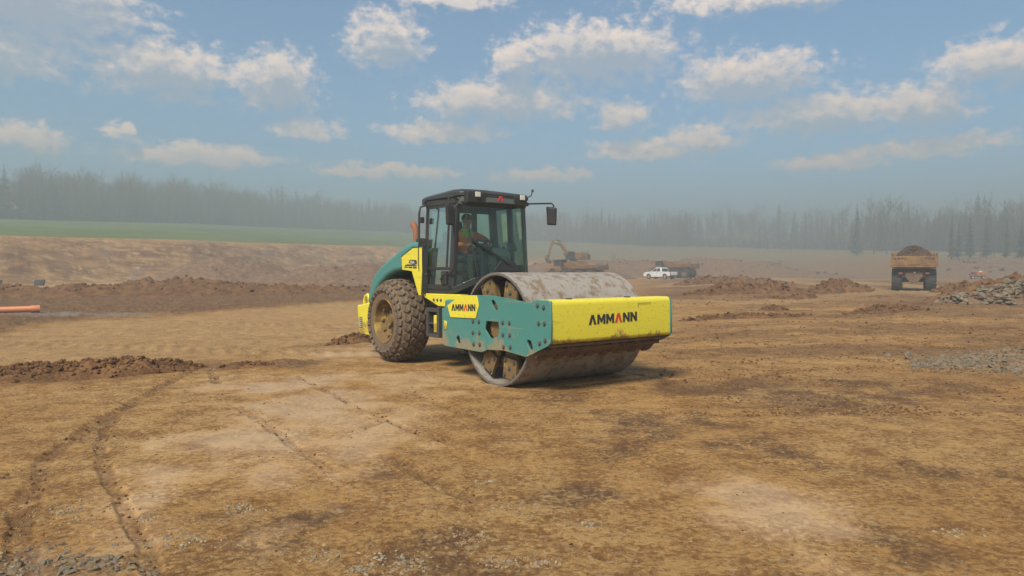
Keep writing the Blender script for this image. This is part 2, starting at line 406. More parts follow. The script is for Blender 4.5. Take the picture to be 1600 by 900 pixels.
# ------------------------------------------------------------------ terrain
MX, MY, MTH = 0.6355, 10.7351, 0.6433           # roller: drum centre on the ground, heading
MS, MC = math.sin(MTH), math.cos(MTH)
AZK = np.radians([-180, -60, -35.3, -24, -10, 0, 10, 20, 28, 35, 60, 180])
R_BASE = [120, 88, 90, 108, 165, 200, 210, 190, 175, 165, 150, 120]
W_WALL = [20, 15, 15, 16, 24, 50, 70, 70, 60, 60, 40, 20]
H_RIM = [5, 5.5, 5.6, 6.2, 7.6, 6.0, 4.6, 4.4, 4.4, 4.4, 5, 5]
R_WOOD = [320, 300, 306, 360, 487, 520, 450, 400, 330, 300, 300, 320]
Z_WOOD = [16, 17, 19, 22.5, 27, 23, 16.5, 12, 9, 7.2, 8, 16]
def az_of(x, y): return np.arctan2(x, y)
def track_mask(x, y, pts, w):
    m = np.zeros_like(x)
    for (a, b) in zip(pts[:-1], pts[1:]):
        a = np.array(a); b = np.array(b); d = b - a; L2 = (d*d).sum()
        t = np.clip(((x-a[0])*d[0] + (y-a[1])*d[1]) / L2, 0, 1)
        q = np.hypot(x - a[0] - t*d[0], y - a[1] - t*d[1])
        m = np.maximum(m, 1 - sstep(q, w*0.5, w))
    return m
def PX(*l): return [gp(u, v) for (u, v) in l]
RUTS = [(PX((300,577),(245,608),(192,639),(156,658),(117,683),(71,715),(53,751),(39,793),(34,847),(35,900),(36,990)), .10, 1.0),
        (PX((185,649),(163,672),(160,701),(165,733),(181,765),(203,804),(220,843),(231,875),(245,900),(275,960)), .07, 0.9),
        (PX((0,619),(43,614),(142,605),(249,594)), .09, 0.8), (PX((330,580),(340,598)), .08, .8),
        (PX((373,635),(419,665),(462,697),(494,719),(519,736)), .07, .6),
        (PX((465,588),(558,635),(647,674),(718,697)), .06, .7), (PX((551,674),(601,655)), .08, .9),
        (PX((605,711),(647,733),(690,758),(729,775),(772,788)), .10, .9),
        (PX((637,612),(718,644),(779,662)), .08, .7), (PX((850,829),(885,845),(942,871)), .06, .7),
        (PX((967,580),(1010,587),(1045,594)), .10, .9), (PX((400,548),(470,541),(560,528)), .25, .6),
        (PX((100,756),(40,735),(0,745)), .10, .5),
        (PX((1060,560),(1200,548),(1330,541)), .18, .6), (PX((1060,520),(1180,505),(1330,490),(1420,480)), .5, .5),
        (PX((1090,640),(1260,620),(1500,612)), .2, .35)]
DIRT = [(PX((-160,600),(0,594),(190,586),(330,574)), .9), (PX((500,540),(590,534)), .7), (PX((340,577),(430,571),(470,566)), .6),
        (PX((1060,465),(1140,462),(1262,460),(1358,457)), 4.0), (PX((1180,470),(1272,467)), 1.4), (PX((1290,494),(1370,489),(1450,487),(1540,492)), 2.0),
        (PX((1170,487),(1240,485)), 1.2), (PX((1440,478),(1500,477),(1620,477)), 3.2), (PX((1060,552),(1180,549),(1330,545)), .7), (PX((1060,532),(1250,515),(1420,512)), .8),
        (PX((1330,520),(1600,515)), 1.2), (PX((1080,605),(1250,600),(1500,606)), .7)]
WET = [(490,650,150,75),(555,705,60,42),(1175,795,130,55),(640,592,120,18),(420,604,90,20),(560,556,90,9),(230,780,60,24)]
BROWN = [(1400,850,70,45),(1170,690,80,25),(390,690,90,35),(450,820,110,40),(900,770,90,14),(980,700,60,18),(690,850,150,50),
         (1010,660,90,20),(330,800,60,20),(590,735,40,12),(1290,620,200,25),(860,620,60,12),(1500,740,90,16)]
def blob(x, y, u, v, a, b):
    c = gp(u, v); l = gp(u - a, v); f = gp(u, v - b); n = gp(u, v + b)
    ry = (f[1] - n[1]) / 2; rx = abs(c[0] - l[0])
    return np.hypot((x - c[0]) / rx, (y - c[1]) / ry)

def terrain(x, y, full=False):
    x = np.asarray(x, float); y = np.asarray(y, float)
    r = np.hypot(x, y); a = az_of(x, y)
    f = lambda t: np.interp(a, AZK, t)
    rb = f(R_BASE) + 5*fbm(x/31, y/31, 3); w = f(W_WALL); hr = f(H_RIM); rw = f(R_WOOD); zw = f(Z_WOOD)
    wallt = np.clip((r - rb) / w, 0, 1)
    wall = sstep(wallt, 0, 1)
    fieldt = np.clip((r - rb - w) / (rw - rb - w), 0, 1.35)
    z = wall*hr + np.maximum(fieldt, 0)*(zw - hr) + 13*sstep(r - rw, 25, 150)
    inwall = 4*wallt*(1 - wallt)
    z = z + inwall*(0.55*fbm(x/6, y/6, 5) + 0.4*np.abs(fbm(x/2.5, y/2.5, 4)))
    # machine axis coordinates: the rolled strip stays level
    dx, dy = x - MX, y - MY; lx = dx*MS - dy*MC; ly = dx*MC + dy*MS
    away = sstep(np.maximum(np.maximum(lx - 1.2, -4.9 - lx), np.abs(ly) - 1.3), 0.0, 3.0)
    floor = 1 - sstep(r, rb*0.97, rb*1.02)
    z = z + floor*(0.05*fbm(x/4.5, y/4.5, 3)*away*sstep(r, 5, 20) + 0.28*fbm(x/19, y/19, 4)*sstep(r, 26, 70))
    # masks
    lo = np.interp(a, np.radians([-90,-35.3,-30,-24,-12,-8,0]), [16,23.5,28,29,38,42,60])
    hi = np.interp(a, np.radians([-90,-35.3,-24,-12,-8,0]), [54,54,54,66,70,74])
    wob = 1 + 0.10*fbm(x/5, y/5, 4)
    churn = sstep(r*wob, lo*0.93, lo*1.07) * (1 - sstep(r*wob, hi*0.94, hi*1.05)) * (1 - sstep(a, rad(-9), rad(-4)))
    # rougher brown ground to the right
    rt = sstep(a, rad(8), rad(22)) * sstep(r, 9, 17) * (1 - sstep(r, 60, 90))
    streak = sstep(fbm(x/7 + 3, y/2.2, 4), -0.18, 0.2)
    churn = np.maximum(churn, 0.7*rt*streak)
    belt = sstep(a, rad(7), rad(13))*sstep(r*wob, 33, 40)*(1 - sstep(r*wob, 105, 150))
    churn = np.maximum(churn, belt*np.clip(0.75 + 1.2*fbm(x/6, y/4 + 8, 4), 0, 1))
    st2 = sstep(fbm(x/5 + 13, y/1.1 + 0.12*x, 5, .6), 0.08, 0.42)*sstep(r, 7, 14)*(1 - sstep(r, 90, 130))
    churn = np.maximum(churn, 0.55*st2*(0.35 + 0.65*sstep(a, rad(-6), rad(8))))
    mid = (r < 75) & (r > 3)
    if mid.any():
        xx, yy = x[mid], y[mid]; m = np.zeros_like(xx); nn = fbm(xx/1.3, yy/1.3, 5, .6)
        wx = xx + 0.5*fbm(xx/.8, yy/.8, 4); wy = yy + 0.5*fbm(xx/.8 + 7, yy/.8, 4)
        for pts, wd in DIRT: m = np.maximum(m, track_mask(wx, wy, pts, wd)*np.clip(0.65 + 1.6*nn, 0, 1))
        churn[mid] = np.maximum(churn[mid], 0.9*m)
    rut = np.zeros_like(x); near = r < 45
    if near.any():
        xx, yy = x[near], y[near]; m = np.zeros_like(xx)
        wx = xx + 0.05*fbm(xx/.4, yy/.4, 3); wy = yy + 0.05*fbm(xx/.4 + 9, yy/.4, 3)
        for pts, wd, st in RUTS:
            m = np.maximum(m, st*track_mask(wx, wy, pts, wd)*np.clip(0.85 + 1.9*fbm(xx/.35, yy/.35, 4, .6), 0, 1))
        rut[near] = m
    wet = np.zeros_like(x); br = np.zeros_like(x)
    if near.any():
        xx, yy = x[near], y[near]; nz = 1.7*fbm(xx/0.8, yy/0.8, 6, .6)
        m = np.zeros_like(xx); m2 = np.zeros_like(xx)
        for q in WET: m = np.maximum(m, 1 - sstep(blob(xx, yy, *q) + nz, 0.1, 1.5))
        for q in BROWN: m2 = np.maximum(m2, 1 - sstep(blob(xx, yy, *q) + 1.3*nz, 0.3, 1.2))
        wet[near] = m; br[near] = m2*(1 - m)
    loose = sstep(fbm(x/1.7 + 40, y/1.7, 5), -0.05, 0.35)
    rough = np.clip(0.35 + 0.9*loose + 0.8*br, 0, 1.6) * (1 - 0.85*wet) * (0.35 + 0.65*away)
    nearw = 1 - sstep(r, 25, 50)
    lump = np.abs(fbm(x/.33, y/.33, 4))
    z = z + nearw*floor*rough*(0.020*(lump - 0.2) + 0.010*fbm(x/.09, y/.09, 3))
    z = z - nearw*rut*0.03*(0.6 + 0.4*away)
    z = z + floor*churn*(0.05 + 0.10*np.clip(r/40, 0, 1))*(fbm(x/.9, y/.9, 5) + 0.9*np.abs(fbm(x/.35, y/.35, 3)))
    # tyre lug prints across the tan haul strip on the left
    hs = sstep(r, 12.5, 14.5)*(1 - sstep(r, 22, 26))*(1 - sstep(a, rad(-15), rad(-9)))*(1 - churn)
    u = (x*0.25 + y*0.97); lane = sstep(np.sin(u*2.1 + 0.5*fbm(x/4, y/4, 2)), 0.0, 0.5)
    z = z + hs*lane*0.018*np.sin(x*16 + 3*np.sin(u*3))
    if not full: return z
    green = sstep(r - rb - w*0.98, 0, 3) * (1 - sstep(r - rw, -4, 4)) * (1 - 0.55*sstep(a, rad(-4), rad(10)))
    green = green * (1 - 0.8*sstep(a, rad(2), rad(12))*sstep(fbm(x/60, r/9, 4), -0.1, 0.2))
    pale = (1 - sstep(r, rb*0.96, rb))*sstep(r, hi*1.0, hi*1.1)*(1 - sstep(a, rad(-14), rad(-9)))
    hs2 = sstep(r, 12, 16)*(1 - sstep(r*wob, lo*0.9, lo))*(1 - sstep(a, rad(-9), rad(4)))
    pale = np.maximum(pale, 0.7*hs2)
    # haul road tracks on the right leading to the dump truck
    c0 = PX((1050,470),(1180,474),(1320,462),(1400,456),(1470,455)); c1 = PX((1050,447),(1150,434),(1210,436),(1330,450),(1390,455))
    c2 = [(44, 95), (40, 70), (33, 56), (27, 47)]
    wx = x + 0.8*fbm(x/4, y/4, 3); wy = y + 0.8*fbm(x/4 + 5, y/4, 3)
    pale = np.maximum(pale, 0.8*np.maximum(np.maximum(track_mask(wx, wy, c0, 1.9), track_mask(wx, wy, c1, 3.2)), track_mask(wx, wy, c2, 2.6)))
    churn = churn*(1 - 0.7*pale)
    grey = np.maximum(1 - sstep(np.hypot((x + 17.0)/4.3, (y - 26.0)/1.1) + 0.4*fbm(x, y, 3), 0.7, 1.1),
                      0.35*(1 - sstep(np.hypot((x - 9.6)/2.6, (y - 12.9)/1.9) + 0.5*fbm(x/.7, y/.7, 4), 0.6, 1.1)))
    grey = np.maximum(grey, 0.3*(1 - sstep(np.hypot((x + 2.5)/.75, (y - 3.9)/.35) + 0.6*fbm(x/.3, y/.3, 3), 0.5, 1.0)))
    far = sstep(r, rb*0.6, rb*0.9)*sstep(a, rad(-6), rad(0))*(1 - green)
    return z, dict(green=green, churn=np.maximum(churn, 0.75*far), rut=rut, wet=wet, brown=br, pale=pale, grey=grey,
                   wall=sstep(wallt, 0, 0.04)*(1 - sstep(wallt, 0.93, 1.0))*(1 - sstep(a, rad(-2), rad(8))), loose=loose)
def H(x, y): return float(terrain(np.array([x]), np.array([y]))[0])
def Hs(pts): return terrain(np.array([p[0] for p in pts]), np.array([p[1] for p in pts]))

def ground_material():
    m, t, b = new_mat('site_earth')
    tc = N(t, 'ShaderNodeTexCoord'); P = tc.outputs['Object']
    at = lambda n: N(t, 'ShaderNodeAttribute', attribute_name=n).outputs['Fac']
    n_big = noise(t, P, 0.35, 6, 0.6); n_mid = noise(t, P, 2.6, 9, 0.7); n_fine = noise(t, P, 19, 9, 0.75, 0.4); n_grit = noise(t, P, 70, 4, 0.7)
    flake = math_node(t, 'ADD', math_node(t, 'MULTIPLY', n_mid, 0.45), math_node(t, 'MULTIPLY', n_fine, 0.55))
    base = mixc(t, smooth(t, n_big, 0.35, 0.65), (0.475, 0.262, 0.082), (0.53, 0.328, 0.124))
    base = mixc(t, smooth(t, flake, 0.43, 0.55), (0.25, 0.118, 0.032), base)
    ochre = math_node(t, 'MULTIPLY', smooth(t, noise(t, P, 1.1, 7, 0.65), 0.54, 0.68), smooth(t, n_fine, 0.42, 0.62))
    base = mixc(t, math_node(t, 'MULTIPLY', ochre, 0.55), base, (0.50, 0.29, 0.085))
    pl = smooth(t, noise(t, P, 24, 5, 0.7), 0.64, 0.72)
    base = mixc(t, math_node(t, 'MULTIPLY', pl, 0.55), base, (0.50, 0.42, 0.30))
    dk = smooth(t, noise(t, P, 9, 8, 0.75), 0.56, 0.66)
    base = mixc(t, math_node(t, 'MULTIPLY', math_node(t, 'MULTIPLY', dk, at('loose')), 0.7), base, (0.13, 0.068, 0.03))
    base = mixc(t, math_node(t, 'MULTIPLY', at('brown'), smooth(t, flake, 0.62, 0.44)), base, (0.135, 0.07, 0.03))
    base = mixc(t, math_node(t, 'MULTIPLY', at('pale'), 0.75), base, mixc(t, smooth(t, flake, 0.4, 0.6), (0.37, 0.235, 0.105), (0.48, 0.325, 0.16)))
    base = mixc(t, math_node(t, 'MULTIPLY', at('wet'), 0.6), base, mixc(t, smooth(t, flake, 0.38, 0.58), (0.29, 0.20, 0.115), (0.385, 0.285, 0.18)))
    base = mixc(t, math_node(t, 'MULTIPLY', at('rut'), 0.65), base, mixc(t, n_fine, (0.10, 0.05, 0.02), (0.24, 0.13, 0.055)))
    ch = mixc(t, smooth(t, flake, 0.36, 0.64), (0.075, 0.036, 0.014), (0.225, 0.118, 0.047))
    base = mixc(t, math_node(t, 'MULTIPLY', at('churn'), 0.97), base, ch)
    base = mixc(t, math_node(t, 'MULTIPLY', at('grey'), 0.8), base, mixc(t, smooth(t, n_fine, 0.35, 0.65), (0.13, 0.12, 0.105), (0.30, 0.27, 0.22)))
    # the cut face: layered clay, sand and weathered rock
    w1 = N(t, 'ShaderNodeMapping'); w1.inputs['Scale'].default_value = (0.13, 0.13, 0.75); t.links.new(P, w1.inputs['Vector'])
    wn = noise(t, w1.outputs[0], 1.0, 10, 0.7, 0.8); w2 = N(t, 'ShaderNodeMapping'); w2.inputs['Scale'].default_value = (0.42, 0.42, 1.5); t.links.new(P, w2.inputs['Vector'])
    wn2 = noise(t, w2.outputs[0], 1.0, 10, 0.78)
    wl = mixc(t, smooth(t, wn, 0.36, 0.62), (0.19, 0.092, 0.038), (0.42, 0.235, 0.10))
    wl = mixc(t, math_node(t, 'MULTIPLY', smooth(t, wn2, 0.50, 0.62), 0.85), wl, (0.54, 0.37, 0.17))
    wl = mixc(t, math_node(t, 'MULTIPLY', smooth(t, noise(t, P, 0.25, 8, 0.7), 0.56, 0.68), 0.7), wl, (0.21, 0.19, 0.165))
    base = mixc(t, at('wall'), base, wl)
    gr = mixc(t, smooth(t, noise(t, P, 0.05, 6, 0.6), 0.4, 0.62), (0.085, 0.125, 0.030), (0.12, 0.155, 0.042))
    base = mixc(t, at('green'), base, gr)
    # flaky crust: pale platelets, and dark soil specks with crumb occlusion painted in, broken up by how loose the surface is
    nearf = math_node(t, 'SUBTRACT', 1.0, at('green'))
    vo = N(t, 'ShaderNodeTexVoronoi', feature='F1'); vo.inputs['Scale'].default_value = 34; vo.inputs['Randomness'].default_value = 1.0
    wv = vmath(t, 'ADD', P, vmath(t, 'MULTIPLY', N(t, 'ShaderNodeTexNoise').outputs['Color'], (0.05, 0.05, 0.0)))
    t.links.new(wv, vo.inputs['Vector'])
    sep = N(t, 'ShaderNodeSeparateColor'); t.links.new(vo.outputs['Color'], sep.inputs[0])
    cl1 = smooth(t, noise(t, P, 1.6, 6, 0.65), 0.42, 0.62); cl2 = smooth(t, noise(t, P, 0.9, 8, 0.68), 0.40, 0.62)
    fl = math_node(t, 'MULTIPLY', math_node(t, 'MULTIPLY', smooth(t, sep.outputs[0], 0.70, 0.80), cl1), nearf)
    base = mixc(t, math_node(t, 'MULTIPLY', fl, 0.6), base, mixc(t, sep.outputs[1], (0.52, 0.40, 0.24), (0.46, 0.29, 0.10)))
    fd = math_node(t, 'MULTIPLY', math_node(t, 'MULTIPLY', smooth(t, sep.outputs[2], 0.66, 0.78), math_node(t, 'MULTIPLY', math_node(t, 'SUBTRACT', 1.0, at('wet')), math_node(t, 'MULTIPLY_ADD', cl2, 0.9, 0.1))), nearf)
    base = mixc(t, math_node(t, 'MULTIPLY', fd, 0.55), base, (0.17, 0.08, 0.025))
    sk = math_node(t, 'MULTIPLY', smooth(t, noise(t, P, 46, 5, 0.75), 0.58, 0.66), math_node(t, 'MULTIPLY', nearf, math_node(t, 'MULTIPLY_ADD', cl2, 0.8, 0.2)))
    base = mixc(t, math_node(t, 'MULTIPLY', sk, 0.5), base, (0.13, 0.06, 0.02))
    t.links.new(base, b.inputs['Base Color'])
    ro = math_node(t, 'SUBTRACT', 0.92, math_node(t, 'MULTIPLY', at('wet'), 0.46))
    t.links.new(ro, b.inputs['Roughness']); b.inputs['Specular IOR Level'].default_value = 0.35
    hgt = math_node(t, 'ADD', math_node(t, 'MULTIPLY', n_fine, 1.0), math_node(t, 'MULTIPLY', n_grit, 0.35))
    hgt = math_node(t, 'ADD', hgt, math_node(t, 'MULTIPLY', n_mid, 1.6))
    hgt = math_node(t, 'ADD', hgt, math_node(t, 'SUBTRACT', math_node(t, 'MULTIPLY', fl, 0.35), math_node(t, 'MULTIPLY', math_node(t, 'ADD', fd, sk), 0.4)))
    bp = N(t, 'ShaderNodeBump'); bp.inputs['Distance'].default_value = 0.06
    t.links.new(math_node(t, 'SUBTRACT', 0.85, math_node(t, 'MULTIPLY', at('wet'), 0.62)), bp.inputs['Strength'])
    t.links.new(hgt, bp.inputs['Height']); t.links.new(bp.outputs[0], b.inputs['Normal'])
    return m

def build_ground():
    ang = np.concatenate([np.linspace(-180, -46, 50)[:-1], np.linspace(-46, -38, 40)[:-1], np.linspace(-38, 38, 760), np.linspace(38, 46, 40)[1:], np.linspace(46, 180, 50)[1:-1]])
    rr = [0.15, 0.6, 1.2, 1.8, 2.3, 2.7, 3.0]
    while rr[-1] < 930:
        r = rr[-1]; rr.append(r + max(0.011, min(r*r/1300, 0.017*r)))
    A, R = np.meshgrid(np.radians(ang), np.array(rr))
    x = (R*np.sin(A)).ravel(); y = (R*np.cos(A)).ravel()
    z, att = terrain(x, y, True)
    nr, na = A.shape
    i = np.arange(nr - 1)[:, None]*na; j = np.arange(na)[None, :]; j2 = (j + 1) % na
    q = np.stack([i + j, i + j2, i + na + j2, i + na + j], -1).reshape(-1, 4)[:, ::-1]
    nv = len(x)
    me = bpy.data.meshes.new('ground')
    co = np.stack([x, y, z], 1)
    co = np.vstack([co, [[0, 0, 0.0]]])
    fan = np.stack([np.full(na, nv), np.arange(na), (np.arange(na) + 1) % na], 1)[:, ::-1]
    me.vertices.add(nv + 1); me.vertices.foreach_set('co', co.ravel())
    loops = np.concatenate([q.ravel(), fan.ravel()])
    me.loops.add(len(loops)); me.loops.foreach_set('vertex_index', loops.astype(np.int32))
    npoly = len(q) + na; me.polygons.add(npoly)
    st = np.concatenate([np.arange(len(q))*4, len(q)*4 + np.arange(na)*3]); me.polygons.foreach_set('loop_start', st.astype(np.int32))
    me.update(calc_edges=True); me.validate()
    me.polygons.foreach_set('use_smooth', np.ones(npoly, bool))
    for k, v in att.items():
        a = me.attributes.new(k, 'FLOAT', 'POINT'); a.data.foreach_set('value', np.concatenate([v, [0]]).astype(np.float32))
    o = link_mesh('ground', me, ground_material()); tag(o, kind='structure')
    if me.polygons[0].normal.z < 0: me.flip_normals()
    return o
ground = build_ground()

# ------------------------------------------------------------------ stones, clods and heaps
def hull_mesh(name, seed, n=13, squash=(1, .8, .6)):
    r = random.Random(seed); bm = bmesh.new()
    for _ in range(n):
        v = Vector((r.gauss(0, 1), r.gauss(0, 1), r.gauss(0, 1))).normalized() * r.uniform(.8, 1)
        bm.verts.new((v.x*squash[0], v.y*squash[1], v.z*squash[2]))
    res = bmesh.ops.convex_hull(bm, input=bm.verts)
    for v in [v for v in bm.verts if not v.link_faces]: bm.verts.remove(v)
    me = bpy.data.meshes.new(name); bm.to_mesh(me); bm.free(); return me
STONES = [hull_mesh('stone', 20 + k, 14, (1, .78, .55)) for k in range(7)]
CLODS = [hull_mesh('clod', 60 + k, 16, (1, .9, .75)) for k in range(6)]
for me in STONES: me.materials.append(M['rock'])
def scatter(name, protos, pts, mat, parent=None, kind='stuff'):
    """pts: (x, y, z, size, seed) joined into one mesh"""
    V, F = [], []; k = 0
    base = [(np.array([v.co[:] for v in m.vertices]), [tuple(p.vertices) for p in m.polygons]) for m in protos]
    rr = random.Random(5)
    for (x, y, z, s) in pts:
        bv, bf = base[rr.randrange(len(base))]
        R = np.array(Euler((rr.uniform(-.5, .5), rr.uniform(-.5, .5), rr.uniform(0, 6.28))).to_matrix())
        V.append(bv @ R.T * s + (x, y, z)); F += [tuple(i + k for i in f) for f in bf]; k += len(bv)
    me = bpy.data.meshes.new(name); me.from_pydata(np.concatenate(V).tolist(), [], F); me.update()
    o = link_mesh(name, me, mat, parent)
    if kind: o['kind'] = kind
    return o

def heap(name, label, cat, pts, mat, seed, clods=0, clod=(.03, .08), na=None, nc=26, sharp=1.5, rough=.55, group=None, embed=.08):
    """pts: (x, y, half width, height) along the spine"""
    rs = np.random.RandomState(seed)
    P = np.array(pts, float); d = np.r_[0, np.cumsum(np.hypot(np.diff(P[:, 0]), np.diff(P[:, 1])))]
    na = na or int(max(24, min(220, d[-1] / max(P[:, 2].mean()/12, .02))))
    t = np.linspace(0, d[-1], na); S = np.stack([np.interp(t, d, P[:, k]) for k in range(4)], 1)
    kw = max(3, na//4) | 1; ker = np.hanning(kw + 2)[1:-1]; ker /= ker.sum()
    sm = lambda q: np.convolve(np.r_[2*q[0] - q[kw//2:0:-1], q, 2*q[-1] - q[-2:-kw//2 - 1:-1]], ker, 'valid')[:na]
    S[:, 0], S[:, 1] = sm(S[:, 0]), sm(S[:, 1])
    tx = np.gradient(S[:, 0]); ty = np.gradient(S[:, 1]); L = np.hypot(tx, ty); nx, ny = -ty/L, tx/L
    v = np.linspace(-1.15, 1.15, nc)
    end = np.sin(np.pi*np.clip(t/d[-1], 0, 1))**.35
    W = S[:, 2]*(.35 + .65*end)*(1 + .25*fbm(t/S[:, 2].mean()/2.2 + seed, t*0 + seed, 3))
    X = S[:, 0, None] + nx[:, None]*v*W[:, None]; Y = S[:, 1, None] + ny[:, None]*v*W[:, None]
    prof = np.clip(1 - np.abs(v)**sharp, -0.3, 1)[None, :]*end[:, None]
    sc = S[:, 2].mean()
    nz = fbm(X/sc/.8 + seed*3.1, Y/sc/.8, 5, .58); n2 = np.abs(fbm(X/sc/.28, Y/sc/.28 + seed, 4, .6))
    Z = terrain(X.ravel(), Y.ravel()).reshape(X.shape)
    Z = Z + S[:, 3, None]*np.clip(prof, -.3, 1)*(1 + rough*nz) + S[:, 3, None]*rough*.35*(n2 - .15)*np.clip(prof*3, 0, 1) - embed*(prof <= 0.02)
    co = np.stack([X, Y, Z], -1).reshape(-1, 3)
    root = np.array([P[:, 0].mean(), P[:, 1].mean(), 0]); root[2] = H(root[0], root[1])
    me = bpy.data.meshes.new(name)
    i = np.arange(na - 1)[:, None]*nc; j = np.arange(nc - 1)[None, :]
    q = np.stack([i + j, i + j + 1, i + nc + j + 1, i + nc + j], -1).reshape(-1, 4)
    me.from_pydata((co - root).tolist(), [], q.tolist()); me.update()
    me.polygons.foreach_set('use_smooth', np.ones(len(me.polygons), bool))
    if me.polygons[len(q)//2].normal.z < 0: me.flip_normals()
    o = link_mesh(name, me, mat); o.location = root
    tag(o, label, cat, group)
    if clods:
        pr = np.clip(prof, 0, 1).ravel() + .06; pr /= pr.sum()
        idx = rs.choice(len(co), clods, p=pr); s = clod[0]*.5 + (clod[1]*1.15 - clod[0]*.5)*rs.random(clods)**2.2
        scatter('clods', CLODS, [(*(co[k] - root + rs.normal(0, .02, 3)*[sc, sc, 0] + [0, 0, .2*s[n]]), s[n]) for n, k in enumerate(idx)], mat, o)
    return o
def hp(u, v, w, h):
    p = gp(u, v); return (p[0], p[1], w, h)

SO, SF = M['soil'], M['soil_far']
heap('soil_windrow', 'long low windrow of dark dug soil in front of the tan haul strip', 'soil heap',
     [hp(-160, 597, .6, .18), hp(0, 592, .58, .16), hp(90, 588, .56, .20), hp(190, 583, .52, .21), hp(270, 578, .42, .18), hp(322, 572, .2, .06)], SO, 3, 1300, (.012, .055), na=320, nc=52, rough=.75)
heap('soil_clump', 'small heap of dark clods beside the rear tyre of the road roller', 'soil heap',
     [hp(508, 538, .2, .06), hp(545, 535, .3, .16), hp(585, 531, .3, .16)], SO, 5, 220, (.012, .055), na=90)
heap('soil_clump', 'flat scrap of dark soil at the right end of the long windrow', 'soil heap',
     [hp(340, 577, .22, .04), hp(385, 573, .3, .06), hp(430, 570, .15, .03)], SO, 8, 60, (.02, .05), na=60)
heap('soil_ridge', 'dark churned soil ridge across the left middle distance behind the orange pipe', 'soil heap',
     [(-52, 40, 2.6, .7), (-38, 42, 2.4, .65), (-28, 43, 2.2, .6), (-20.5, 45, 2.2, .8), (-12, 51, 2, .6), (-8, 56, 2, .5)], SO, 11, 700, (.04, .18), na=240, nc=34, rough=.8)
heap('soil_ridge', 'second dark soil ridge just right of the orange pipe and further back', 'soil heap',
     [(-31, 49, 1.6, .5), (-25, 51.5, 1.7, .9), (-20, 52, 1.5, .7), (-16, 54, 1.2, .3)], SO, 12, 260, (.04, .18), na=160, rough=.8)
heap('spoil_mound', 'rounded brown spoil mound at the foot of the cut face', 'spoil mound',
     [(-38.5, 77, 5, 1.6), (-33, 80, 6, 3.1), (-27, 82, 5, 2.4), (-23, 84, 4, 1)], SF, 14, 50, (.06, .2), na=120, nc=40, rough=.35)
heap('spoil_mound', 'long brown spoil mound between the cut face and the road roller', 'spoil mound',
     [(-28, 72, 4, 1.1), (-22, 74, 4.5, 1.9), (-17, 78, 5, 2.4), (-11, 84, 5, 2.1), (-5, 90, 4, 1.0)], SF, 15, 120, (.06, .2), na=140, nc=40, rough=.45)
heap('soil_ridge', 'ragged dark soil ridge between the road roller and the loaded dump truck', 'soil heap',
     [hp(1075, 463, 1.0, .25), hp(1140, 460, 1.3, .6), hp(1215, 459, 1.5, .8), hp(1262, 459, 1.3, .6)], SO, 17, 600, (.03, .15), na=180, nc=36, rough=.8)
heap('soil_ridge', 'short dark soil ridge nearest the left wheels of the loaded dump truck', 'soil heap',
     [hp(1262, 459, 1.0, .45), hp(1300, 457, 1.3, .75), hp(1335, 457, 1.2, .7), hp(1358, 456, .7, .25)], SO, 18, 400, (.03, .15), na=120, nc=36, rough=.8)
heap('soil_clump', 'thin line of clods on the tan ground before the ragged soil ridge', 'soil heap',
     [hp(1195, 468, .3, .06), hp(1235, 469, .45, .14), hp(1272, 466, .4, .24)], SO, 19, 120, (.04, .12), na=90)
heap('soil_clump', 'low dark clod patch on the ground left of the grey rock heap', 'soil heap',
     [hp(1325, 492, .5, .08), hp(1370, 488, .7, .2), hp(1410, 484, .7, .18), hp(1450, 487, .4, .08)], SO, 20, 260, (.03, .12), na=120)
heap('soil_clump', 'small dark clod pile beyond the right end of the yellow bumper', 'soil heap',
     [hp(1190, 486, .3, .06), hp(1212, 484, .4, .2), hp(1235, 484, .3, .08)], SO, 21, 90, (.03, .1), na=60)
heap('soil_ridge', 'low far soil ridge just right of the pickup in front of the spoil bank', 'soil heap',
     [hp(1058, 446, 1.2, .5), hp(1110, 444, 1.8, .8), hp(1170, 445, 1.6, .7), hp(1240, 447, 1.2, .4)], SO, 51, 300, (.05, .22), na=150, nc=34, rough=.8)
heap('soil_ridge', 'low dark soil ridge on the right between loaded dump truck and rock heap', 'soil heap',
     [hp(1462, 459, 1.0, .3), hp(1500, 458, 1.5, .6), hp(1550, 459, 1.5, .55), hp(1610, 460, 1.2, .4)], SO, 52, 300, (.04, .18), na=150, nc=34, rough=.8)
heap('soil_ridge', 'thin ragged soil ridge close beyond the right end of the drum', 'soil heap',
     [hp(1062, 502, .3, .06), hp(1120, 498, .45, .13), hp(1180, 497, .45, .12), hp(1270, 493, .3, .06)], SO, 53, 300, (.02, .09), na=150, nc=30, rough=.8)
heap('spoil_bank', 'long brown spoil bank behind the excavator, pickup and parked dump trucks', 'spoil bank',
     [(-10, 150, 9, 3.0), (6, 146, 9, 3.4), (16, 148, 9, 3.9), (25, 150, 9, 3.5), (34, 150, 9, 3.6), (43, 148, 9, 3.8), (54, 140, 8, 2.6), (62, 130, 7, 1.3)], SF, 23, 300, (.1, .4), na=220, nc=44, rough=.4)
heap('spoil_mound', 'hazy far spoil mound to the right of the loaded dump truck', 'spoil mound',
     [(84, 150, 10, 2.2), (96, 152, 12, 3.6), (108, 152, 10, 2.6)], SF, 25, 40, (.3, .8), na=90, nc=36, rough=.35)
heap('spoil_mound', 'hazy spoil mound at the right edge behind the rock heap', 'spoil mound',
     [(88, 118, 7, 1.6), (95, 116, 8, 3.2), (104, 114, 8, 3.0)], SF, 26, 40, (.3, .7), na=90, nc=36, rough=.35)
